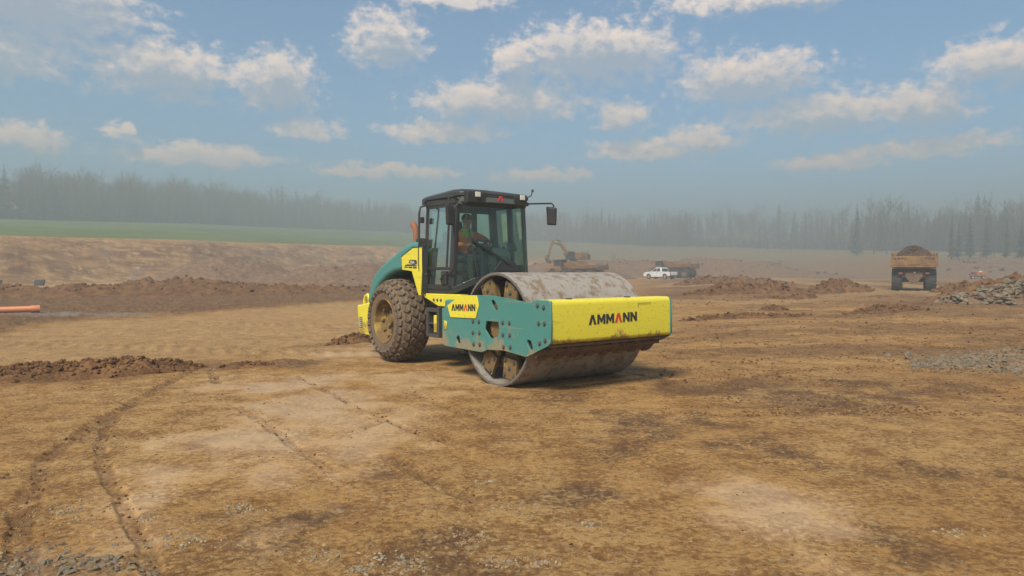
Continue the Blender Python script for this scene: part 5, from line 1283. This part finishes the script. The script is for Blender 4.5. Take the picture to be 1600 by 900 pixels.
# ------------------------------------------------------------------ articulated dump trucks (x forward)
def wheel_meshes(r, w, lug=18):
    mb = MB(); prof = [(r*.52, w*.46), (r*.72, w*.5), (r*.9, w*.49), (r*.965, w*.40), (r*.97, 0), (r*.965, -w*.40), (r*.9, -w*.49), (r*.72, -w*.5), (r*.52, -w*.46)]
    mb.lathe(prof, (0, 0, 0), 'y', 32)
    for k in range(lug):
        a = 6.283*k/lug
        for s in (-1, 1):
            b = a + (.5*6.283/lug if s > 0 else 0)
            mb.box((r*.965*math.cos(b), s*w*.25, r*.965*math.sin(b)), (r*.07, w*.46, r*.14), (0, -b, 0))
    t = mb.build('tyre', M['far_tyre'], None, 40)
    rim = MB().lathe([(r*.54, w*.44), (r*.50, w*.40), (r*.44, w*.22), (r*.2, w*.18), (r*.18, w*.30), (.001, w*.31)], (0, 0, 0), 'y', 24).lathe([(r*.54, -w*.44), (r*.50, -w*.40), (r*.44, -w*.22), (r*.2, -w*.18), (r*.18, -w*.30), (.001, -w*.31)], (0, 0, 0), 'y', 24).build('rim', M['cat'], None, 40)
    a, b = t.data, rim.data; bpy.data.objects.remove(t); bpy.data.objects.remove(rim); return a, b
TW = wheel_meshes(.86, .72)
def dump_truck(label, loc, rz, group=None):
    T = empty('dump_truck', loc, rz); tag(T, label, 'dump truck', group)
    # bed: tapered tub with an open top and a tail lip
    xs = [(-4.95, 1.72, 2.62, 1.42, 1.56), (-3.2, 1.62, 2.70, 1.40, 1.56), (-.6, 1.60, 2.86, 1.38, 1.55), (.35, 1.85, 3.02, 1.36, 1.53)]
    vs = []
    for (x, z0, z1, w0, w1) in xs:
        vs += [(x, -w0*.72, z0), (x, -w0, z0 + .38), (x, -w1, z1), (x, -w1 + .10, z1), (x, -w0 + .12, z0 + .46), (x, -w0*.7, z0 + .10),
               (x, w0*.7, z0 + .10), (x, w0 - .12, z0 + .46), (x, w1 - .10, z1), (x, w1, z1), (x, w0, z0 + .38), (x, w0*.72, z0)]
    fs = []
    for k in range(3):
        for i in range(12): a = k*12 + i; b = k*12 + (i + 1) % 12; fs.append((a, b, b + 12, a + 12))
    fs += [tuple(range(36, 48))]
    fs += [(0, 1, 4, 5), (1, 2, 3, 4), (6, 7, 10, 11), (7, 8, 9, 10), (0, 5, 6, 11)]
    bed = MB().add(vs, fs).build('bed', M['cat'], T, bevel=.03)
    MB().add([(.35, -1.36, 1.95), (.35, 1.36, 1.95), (.35, 1.53, 3.02), (.35, -1.53, 3.02), (.95, -1.36, 2.9), (.95, 1.36, 2.9), (.95, 1.45, 3.12), (.95, -1.45, 3.12)],
             [(0, 1, 2, 3), (3, 2, 6, 7), (0, 1, 5, 4), (4, 5, 6, 7), (0, 3, 7, 4), (1, 2, 6, 5)]).build('bed_spill_guard', M['cat'], bed)
    for x in (-4.4, -3.3, -2.2, -1.1, -.1):
        for s in (-1, 1): MB().add([(x - .07, s*1.40, 1.98), (x + .07, s*1.40, 1.98), (x + .07, s*1.60, 2.66), (x - .07, s*1.60, 2.66), (x - .07, s*1.36, 1.98), (x + .07, s*1.36, 1.98), (x + .07, s*1.5, 2.7), (x - .07, s*1.5, 2.7)],
            [(0,1,2,3),(4,5,6,7),(0,1,5,4),(1,2,6,5),(2,3,7,6),(3,0,4,7)]).build('bed_rib', M['cat'], bed)
    # tailgate across the rear, two boards and a dark centre panel
    MB().add([(-4.98, -1.52, 2.66), (-4.98, 1.52, 2.66), (-5.02, 1.56, 1.98), (-5.02, -1.56, 1.98), (-5.0, -1.4, 1.75), (-5.0, 1.4, 1.75)] + [(-5.10, -1.55, 2.64), (-5.10, 1.55, 2.64), (-5.14, 1.58, 1.98), (-5.14, -1.58, 1.98), (-5.10, -1.42, 1.75), (-5.10, 1.42, 1.75)],
             [(0, 1, 2, 3), (3, 2, 5, 4), (6, 7, 8, 9), (9, 8, 11, 10), (0, 1, 7, 6), (4, 5, 11, 10), (0, 6, 9, 3), (3, 9, 10, 4), (1, 7, 8, 2), (2, 8, 11, 5)]).build('tailgate', M['cat'], T, bevel=.02)
    MB().bb(-5.19, -5.10, -1.58, 1.58, 1.82, 1.90).build('tail_bar', M['cat'], T, bevel=.02)
    MB().bb(-5.17, -5.12, -.45, .45, 2.0, 2.5).build('tail_panel', M['cat_panel'], T, bevel=.02)
    for s in (-1, 1):
        for k in range(3): MB().box((-5.15, s*(.75 + k*.25), 2.52 - .02*k), (.03, .16, .07), (s*.5, 0, 0)).build('hazard_stripe', M['dark_metal'], T)
        MB().bb(-5.03, -4.93, s*1.42, s*1.52, 2.62, 2.86).build('tail_post', M['dark_metal'], T)
    MB().bb(-4.6, 2.0, -.42, .42, 1.1, 1.6).build('chassis_beam', M['dark_metal'], T, bevel=.05)
    MB().prism([(-.55, 1.42), (.55, 1.42), (.6, 1.15), (.25, .62), (-.25, .62), (-.6, 1.15)], 'x', -4.75, -4.55).build('rear_crossmember', M['mud_metal'], T, bevel=.04)
    for x in (-3.75, -1.75): MB().bb(x - .18, x + .18, -1.2, 1.2, .68, 1.02).build('axle', M['dark_metal'], T, bevel=.06)
    for x in (-4.0, -2.0): MB().bb(x - .5, x + .8, -1.1, 1.1, 1.0, 1.45).build('suspension', M['mud_metal'], T, bevel=.08)
    MB().lathe([(.001, -.03), (.05, -.02), (.06, 0), (.001, .0)], (-4.78, -.05, 1.42), 'x', 10).build('tail_lamp', M['lamp'], T)
    for s in (-1, 1): MB().bb(-4.85, -4.78, s*.75, s*1.0, 1.30, 1.42).build('tail_lamp', M['red'], T, bevel=.01)
    for x in (-3.75, -1.75, 2.75):
        for s in (-1, 1):
            w = empty('wheel', (x, s*1.13, .85)); w.parent = T
            link_mesh('tyre', TW[0], None, w); link_mesh('rim', TW[1], None, w)
    for s in (-1, 1): MB().prism([(1.85, 1.35), (2.0, 1.75), (2.4, 1.92), (3.1, 1.92), (3.5, 1.75), (3.62, 1.4), (3.5, 1.4), (3.05, 1.82), (2.45, 1.82), (2.05, 1.35)], 'y', s*.72, s*1.5).build('mudguard', M['cat'], T, bevel=.02)
    MB().bb(1.3, 4.4, -.55, .55, .9, 1.5).build('front_frame', M['dark_metal'], T, bevel=.05)
    MB().prism([(3.15, 1.4), (4.75, 1.25), (4.85, 1.5), (4.6, 1.95), (3.9, 2.2), (3.15, 2.3)], 'y', -.78, .78).build('bonnet', M['cat'], T, bevel=.10, seg=3)
    MB().bb(4.78, 4.84, -.55, .55, 1.3, 1.75).build('radiator_grille', M['black'], T, bevel=.02)
    MB().bb(4.3, 4.85, -1.25, 1.25, .95, 1.22).build('front_bumper', M['cat'], T, bevel=.05)
    c = MB().bb(1.75, 3.2, -.82, .82, 1.5, 2.25).build('cab', M['cat'], T, bevel=.04)
    for (x, y) in ((1.8, -.78), (1.8, .78), (3.05, -.78), (3.05, .78)): MB().box((x, y, 2.70), (.09, .09, .95)).build('cab_pillar', M['cat'], c)
    MB().bb(1.84, 3.03, -.78, .78, 2.25, 3.14).build('window', M['car_glass'], c)
    MB().bb(1.65, 3.3, -.90, .90, 3.14, 3.28).build('cab_roof', M['cat'], c, bevel=.05)
    for s in (-1, 1):
        MB().tube([(3.1, s*.8, 3.0), (3.3, s*1.35, 3.05), (3.3, s*1.45, 2.9)], .03, 6).build('mirror_arm', M['black'], c)
        MB().bb(3.25, 3.33, s*1.36, s*1.62, 2.55, 3.02).build('mirror', M['black'], c, bevel=.02)
        MB().tube([(1.5, s*1.3, 1.9), (1.5, s*1.3, 2.9), (.98, s*1.3, 3.1)], .03, 6).build('hand_rail', M['black'], T)
    return T
ax, ay = 32.5, 58.5
t1 = dump_truck('loaded ochre dump truck seen from behind on the haul road', (ax, ay, H(ax, ay) - .03), rad(90) - math.atan2(30.0, 55.0)*1.0)
t2 = dump_truck('ochre dump truck parked below the excavator, half hidden by the drum', (9.2, 108, H(9.2, 108) - .1), rad(180 - 38))
t3 = dump_truck('ochre dump truck parked behind the white pickup', (30.2, 137, H(30.2, 137) - .05), rad(180 - 46))
for ch in t2.children:
    if ch.name.split('.')[0] in ('bed', 'tailgate', 'tail_panel', 'tail_bar', 'tail_post'): ch.scale.z = .74; ch.location.z = .38
# soil load heaped in the first truck
rs = np.random.RandomState(4); u = np.linspace(-1, 1, 30); A, B = np.meshgrid(u, u)
X = A*2.35 - 2.35; Y = B*1.42
Z = 2.45 + 1.0*np.clip(1 - (np.abs(B)**2.1), 0, 1)*np.clip(1 - np.abs(A)**3, 0, 1)*(1 + .25*fbm(X*1.1, Y*1.1 + 3, 4)) + .10*np.abs(fbm(X*3, Y*3, 4))
i = np.arange(29)[:, None]*30; j = np.arange(29)[None, :]
q = np.stack([i + j, i + j + 1, i + 31 + j, i + 30 + j], -1).reshape(-1, 4)
me = bpy.data.meshes.new('soil_load'); me.from_pydata(np.stack([X, Y, Z], -1).reshape(-1, 3).tolist(), [], q.tolist()); me.update()
me.polygons.foreach_set('use_smooth', np.ones(len(me.polygons), bool))
ld = link_mesh('soil_load', me, M['soil_load']); ld.location = t1.location; ld.rotation_euler = t1.rotation_euler; tag(ld, 'dark soil heaped in the bed of the loaded dump truck', 'soil load')
cs = [(rs.uniform(-4.4, -.4), rs.uniform(-1.1, 1.1)) for _ in range(120)]
scatter('clods', CLODS, [(x, y, 2.5 + 1.0*max(0, 1 - (abs(y)/1.42)**1.5)*max(0, 1 - (abs(x + 2.35)/2.35)**3), rs.uniform(.05, .15)) for x, y in cs], M['soil_load'], ld)

# ------------------------------------------------------------------ excavator (x forward)
def excavator(loc, rz):
    T = empty('excavator', loc, rz); tag(T, 'ochre tracked excavator with raised boom standing on the spoil bank', 'excavator')
    for s in (-1, 1):
        path = rounded([(-2.3, .05), (2.3, .05), (2.6, .55), (2.2, 1.0), (-2.2, 1.0), (-2.6, .55)], [.25, .25, .3, .25, .25, .3], 3)
        tr = MB().prism(path, 'y', s*.95, s*1.55).build('track', M['mud_metal'], T, bevel=.02)
        for k in range(22):
            x = -2.2 + 4.4*k/21
            MB().box((x, s*1.25, 1.01), (.06, .6, .05)).build('track_shoe', M['mud_metal'], tr)
        MB().bb(-1.9, 1.9, s*1.51, s*1.58, .35, .75).build('track_frame', M['cat'], tr, bevel=.04)
        for x in (-2.15, 2.15): MB().lathe([(.34, -.02), (.36, .03), (.12, .06), (.001, .06)], (x, s*1.54, .53), 'y', 20).build('sprocket', M['cat'], tr)
    MB().lathe([(.75, .95), (.75, 1.22)], (0, 0, 0), 'z', 24).build('slew_ring', M['dark_metal'], T)
    MB().bb(-.9, .9, -.9, .9, .45, .98).build('undercarriage', M['cat'], T, bevel=.05)
    house = MB().prism([(-2.9, 1.25), (1.5, 1.25), (1.5, 1.75), (.3, 2.55), (-2.3, 2.6), (-2.95, 2.3)], 'y', -1.38, 1.38).build('house', M['cat'], T, bevel=.06)
    cwt = MB().prism([(-3.3, 1.3), (-2.5, 1.25), (-2.5, 2.55), (-3.1, 2.5), (-3.35, 2.2)], 'y', -1.42, 1.42).build('counterweight', M['dark_metal'], T, bevel=.10)
    MB().add([(-3.40, -.45, 2.3), (-3.40, .45, 2.3), (-3.40, .42, 1.85), (-3.40, .2, 1.55), (-3.40, -.2, 1.55), (-3.40, -.42, 1.85)], [(0, 1, 2, 3, 4, 5)]).build('white_sign', M['lamp'], cwt)
    for s in (-1, 1): MB().bb(-1.0, .2, s*1.383, s*1.395, 1.45, 2.2).build('side_door', M['cat'], house)
    for k in range(5): MB().bb(-2.2, -1.2, 1.384, 1.40, 1.5 + k*.16, 1.56 + k*.16).build('louvre', M['dark_metal'], house)
    MB().bb(-2.9, .2, -1.3, 1.3, 2.6, 2.68).build('roof_deck', M['dark_metal'], T, bevel=.02)
    MB().tube([(-2.9, -1.3, 2.65), (-2.9, -1.3, 2.95), (-2.9, 1.3, 2.95), (-2.9, 1.3, 2.65)], .03, 6).build('guard_rail', M['black'], T)
    MB().tube([(-1.7, .5, 2.6), (-1.7, .5, 3.1)], .07, 8).build('exhaust_stack', M['black'], T)
    c = MB().prism([(.2, 1.25), (1.75, 1.25), (1.85, 1.9), (1.55, 3.0), (.25, 3.0)], 'y', .45, 1.4).build('cab', M['black'], T, bevel=.05)
    MB().prism([(.35, 1.95), (1.74, 1.95), (1.5, 2.85), (.35, 2.85)], 'y', 1.402, 1.41).build('cab_window', M['car_glass'], c)
    MB().add([(1.87, .52, 1.9), (1.87, 1.33, 1.9), (1.58, 1.33, 2.92), (1.58, .52, 2.92)], [(0, 1, 2, 3)]).build('cab_window', M['car_glass'], c)
    boom = [(.9, 1.5), (1.6, 3.3), (2.6, 4.6), (3.3, 4.95), (4.9, 4.95), (5.0, 4.62), (3.5, 4.45), (2.9, 4.1), (2.0, 2.6), (1.4, 1.5)]
    MB().prism(boom, 'y', -.28, .28).build('boom', M['cat'], T, bevel=.04)
    MB().prism([(4.4, 5.5), (4.9, 5.35), (5.45, 3.4), (5.75, 2.2), (5.5, 2.1), (5.15, 3.2), (4.5, 4.9)], 'y', -.22, .22).build('stick', M['cat'], T, bevel=.03)
    for y in (-.42, .42):
        MB().tube([(1.5, y, 1.7), (2.2, y, 2.6)], .11, 8).build('boom_cylinder', M['cat'], T, 50); MB().tube([(2.2, y, 2.6), (2.75, y, 3.5)], .06, 8).build('cylinder_rod', M['alloy'], T, 50)
    MB().tube([(2.9, 0, 5.1), (4.0, 0, 5.5)], .10, 8).build('stick_cylinder', M['black'], T, 50); MB().tube([(4.0, 0, 5.5), (4.55, 0, 5.45)], .05, 8).build('cylinder_rod', M['alloy'], T, 50)
    MB().tube([(4.95, 0, 4.9), (5.5, 0, 3.2)], .08, 8).build('bucket_cylinder', M['dark_metal'], T, 50)
    bk = rounded([(5.35, 2.2), (5.95, 2.35), (6.3, 1.6), (6.0, .75), (5.2, .55), (4.85, 1.0), (5.5, 1.2), (5.75, 1.55), (5.6, 1.95)], [.05, .15, .3, .35, .25, .02, .2, .2, .05], 3)
    b = MB().prism(bk, 'y', -.65, .65).build('bucket', M['mud_metal'], T, bevel=.02)
    for k in range(5): MB().box((4.85, -.52 + k*.26, .93), (.28, .10, .08), (0, .5, 0)).build('bucket_tooth', M['mud_metal'], b)
    return T
ex, ey = 10.6, 124.0
heap('spoil_mound', 'brown spoil mound that carries the tracked excavator', 'spoil mound', [(3.0, 124, 6, 1.2), (7, 124, 8, 2.5), (12, 124.5, 8, 2.6), (17, 125, 7, 1.8), (21, 126, 5, .6)], SF, 41, 60, (.2, .45), na=90, nc=40, sharp=3.0, rough=.22)
excavator((ex, ey, H(ex, ey) + 2.35), rad(180 + 14)).scale = (.80, .80, .80)

# ------------------------------------------------------------------ white pickup (x forward)
def pickup(loc, rz):
    T = empty('pickup_truck', loc, rz); tag(T, 'white double cab pickup parked beside the ochre dump truck', 'pickup')
    body = [(-2.62, .55), (-2.62, 1.02), (-2.6, 1.12), (1.0, 1.12), (1.25, 1.16), (2.35, 1.05), (2.6, .92), (2.68, .60), (2.62, .42), (2.12, .42)]
    def archpts(cx): return [(cx + .47*math.cos(a), .40 + .47*math.sin(a)) for a in np.linspace(0, math.pi, 9)]
    low = archpts(1.62) + [(1.1, .36), (-1.1, .36)] + archpts(-1.58) + [(-2.1, .5)]
    vs = body + low
    MB().prism(vs, 'y', -.92, .92).build('body', M['white'], T, bevel=.06, seg=3)
    bed = MB().bb(-2.52, -.95, -.78, .78, 1.10, 1.125).build('cargo_bed', M['dark_metal'], T)
    cabp = [(-.92, 1.10), (1.22, 1.12), (.45, 1.70), (.2, 1.78), (-.55, 1.79), (-.78, 1.72)]
    vs = [(x, -.88 + max(0, z - 1.1)*.22, z) for x, z in cabp] + [(x, .88 - max(0, z - 1.1)*.22, z) for x, z in cabp]
    n = len(cabp); cab_ = MB().add(vs, [tuple(range(n)), tuple(range(2*n - 1, n - 1, -1))] + [(i, n + i, n + (i+1) % n, (i+1) % n) for i in range(n)]).build('cabin', M['white'], T, bevel=.05, seg=3)
    for s in (-1, 1):
        yy = lambda z: s*(.885 - max(0, z - 1.1)*.22)
        for poly in ([(.10, 1.18), (.98, 1.20), (.42, 1.62), (.10, 1.68)], [(-.70, 1.18), (.02, 1.18), (.02, 1.68), (-.52, 1.68)]):
            MB().quad(*[(x, yy(z) + s*.004, z) for x, z in poly]).build('side_window', M['car_glass'], cab_)
        for x in (.06, -.80): MB().bb(x - .01, x + .0, s*.921, s*.924, .5, 1.1).build('door_seam', M['dark_metal'], T)
        for x in (-.05, -.75): MB().bb(x - .12, x + .04, s*.92, s*.94, 1.0, 1.04).build('door_handle', M['black'], T)
        MB().bb(-2.66, -2.60, s*.72, s*.90, .72, 1.05).build('tail_lamp', M['red'], T, bevel=.01)
        MB().bb(2.45, 2.66, s*.60, s*.88, .78, .92).build('headlamp', M['lamp'], T, bevel=.02)
        MB().bb(.95, 1.08, s*.92, s*1.10, 1.15, 1.30).build('wing_mirror', M['white'], T, bevel=.02)
        for x in (1.62, -1.58):
            w = MB().lathe([(.22, -.12), (.34, -.13), (.385, -.09), (.385, .09), (.34, .13), (.22, .12)], (0, 0, 0), 'y', 28).build('wheel', M['far_tyre'], T, 40); w.location = (x, s*.80, .385)
            rm = MB().lathe([(.23, s*.10), (.20, s*.12), (.08, s*.09), (.001, s*.10)], (0, 0, 0), 'y', 20).build('rim', M['alloy'], w, 40)
            for k in range(6):
                a = 6.283*k/6; MB().box((.13*math.cos(a), s*.105, .13*math.sin(a)), (.16, .02, .05), (0, -a, 0)).build('spoke', M['alloy'], w)
    MB().add([(1.16, -.72, 1.17), (1.16, .72, 1.17), (.50, .66, 1.67), (.50, -.66, 1.67)], [(0, 1, 2, 3)]).build('windscreen', M['car_glass'], cab_).location.x = .015
    MB().add([(-.90, -.70, 1.18), (-.90, .70, 1.18), (-.80, .64, 1.66), (-.80, -.64, 1.66)], [(0, 1, 2, 3)]).build('rear_window', M['car_glass'], cab_).location.x = -.012
    MB().bb(-2.74, -2.60, -.88, .88, .48, .62).build('rear_bumper', M['black'], T, bevel=.03)
    MB().bb(2.58, 2.72, -.85, .85, .42, .62).build('front_bumper', M['black'], T, bevel=.03)
    MB().bb(-2.632, -2.62, -.68, .68, .68, 1.06).build('tailgate', M['white'], T, bevel=.01)
    MB().bb(-2.64, -2.63, -.12, .12, .90, .96).build('tailgate_handle', M['black'], T)
    return T
pkx, pky = gp(1032, 436.5)
pickup((pkx, pky, H(pkx, pky)), rad(180 - 52)).scale = (1.06, 1.06, 1.06)

# ------------------------------------------------------------------ small orange site truck, far right
def site_truck(loc, rz):
    T = empty('site_truck', loc, rz); tag(T, 'small orange site truck with red front far off by the rock heap', 'truck')
    MB().bb(-1.6, 1.7, -.5, .5, .45, .65).build('chassis', M['dark_metal'], T)
    MB().prism([(.55, .6), (1.75, .6), (1.8, 1.1), (1.5, 1.75), (.6, 1.78)], 'y', -.8, .8).build('cab', M['red'], T, bevel=.08)
    MB().prism([(.75, 1.15), (1.68, 1.15), (1.45, 1.65), (.75, 1.65)], 'y', -.81, .81).build('window', M['car_glass'], T)
    vs = [(-1.75, -.7, .75), (.4, -.7, .75), (.4, .7, .75), (-1.75, .7, .75), (-1.9, -.9, 1.55), (.5, -.9, 1.7), (.5, .9, 1.7), (-1.9, .9, 1.55)]
    MB().add(vs, [(0,3,2,1),(4,5,6,7),(0,1,5,4),(1,2,6,5),(2,3,7,6),(3,0,4,7)]).build('tipper_body', M['orange'], T, bevel=.05)
    MB().prism([(-.9, 1.66), (-.1, 1.7), (-.2, 1.98), (-.7, 1.95)], 'y', -.4, .4).build('beacon_box', M['lamp'], T, bevel=.04)
    for x in (-1.05, 1.15):
        for s in (-1, 1):
            w = MB().lathe([(.2, -.13), (.36, -.13), (.40, -.08), (.40, .08), (.36, .13), (.2, .13)], (0, 0, 0), 'y', 20).build('wheel', M['far_tyre'], T, 40); w.location = (x, s*.72, .40)
            MB().lathe([(.21, s*.11), (.1, s*.08), (.001, s*.09)], (0, 0, 0), 'y', 16).build('rim', M['alloy'], w)
    return T
sx, sy = gp(1528, 436.5)
site_truck((sx, sy, H(sx, sy)), rad(180 - 25)).scale = (.66, .66, .66)
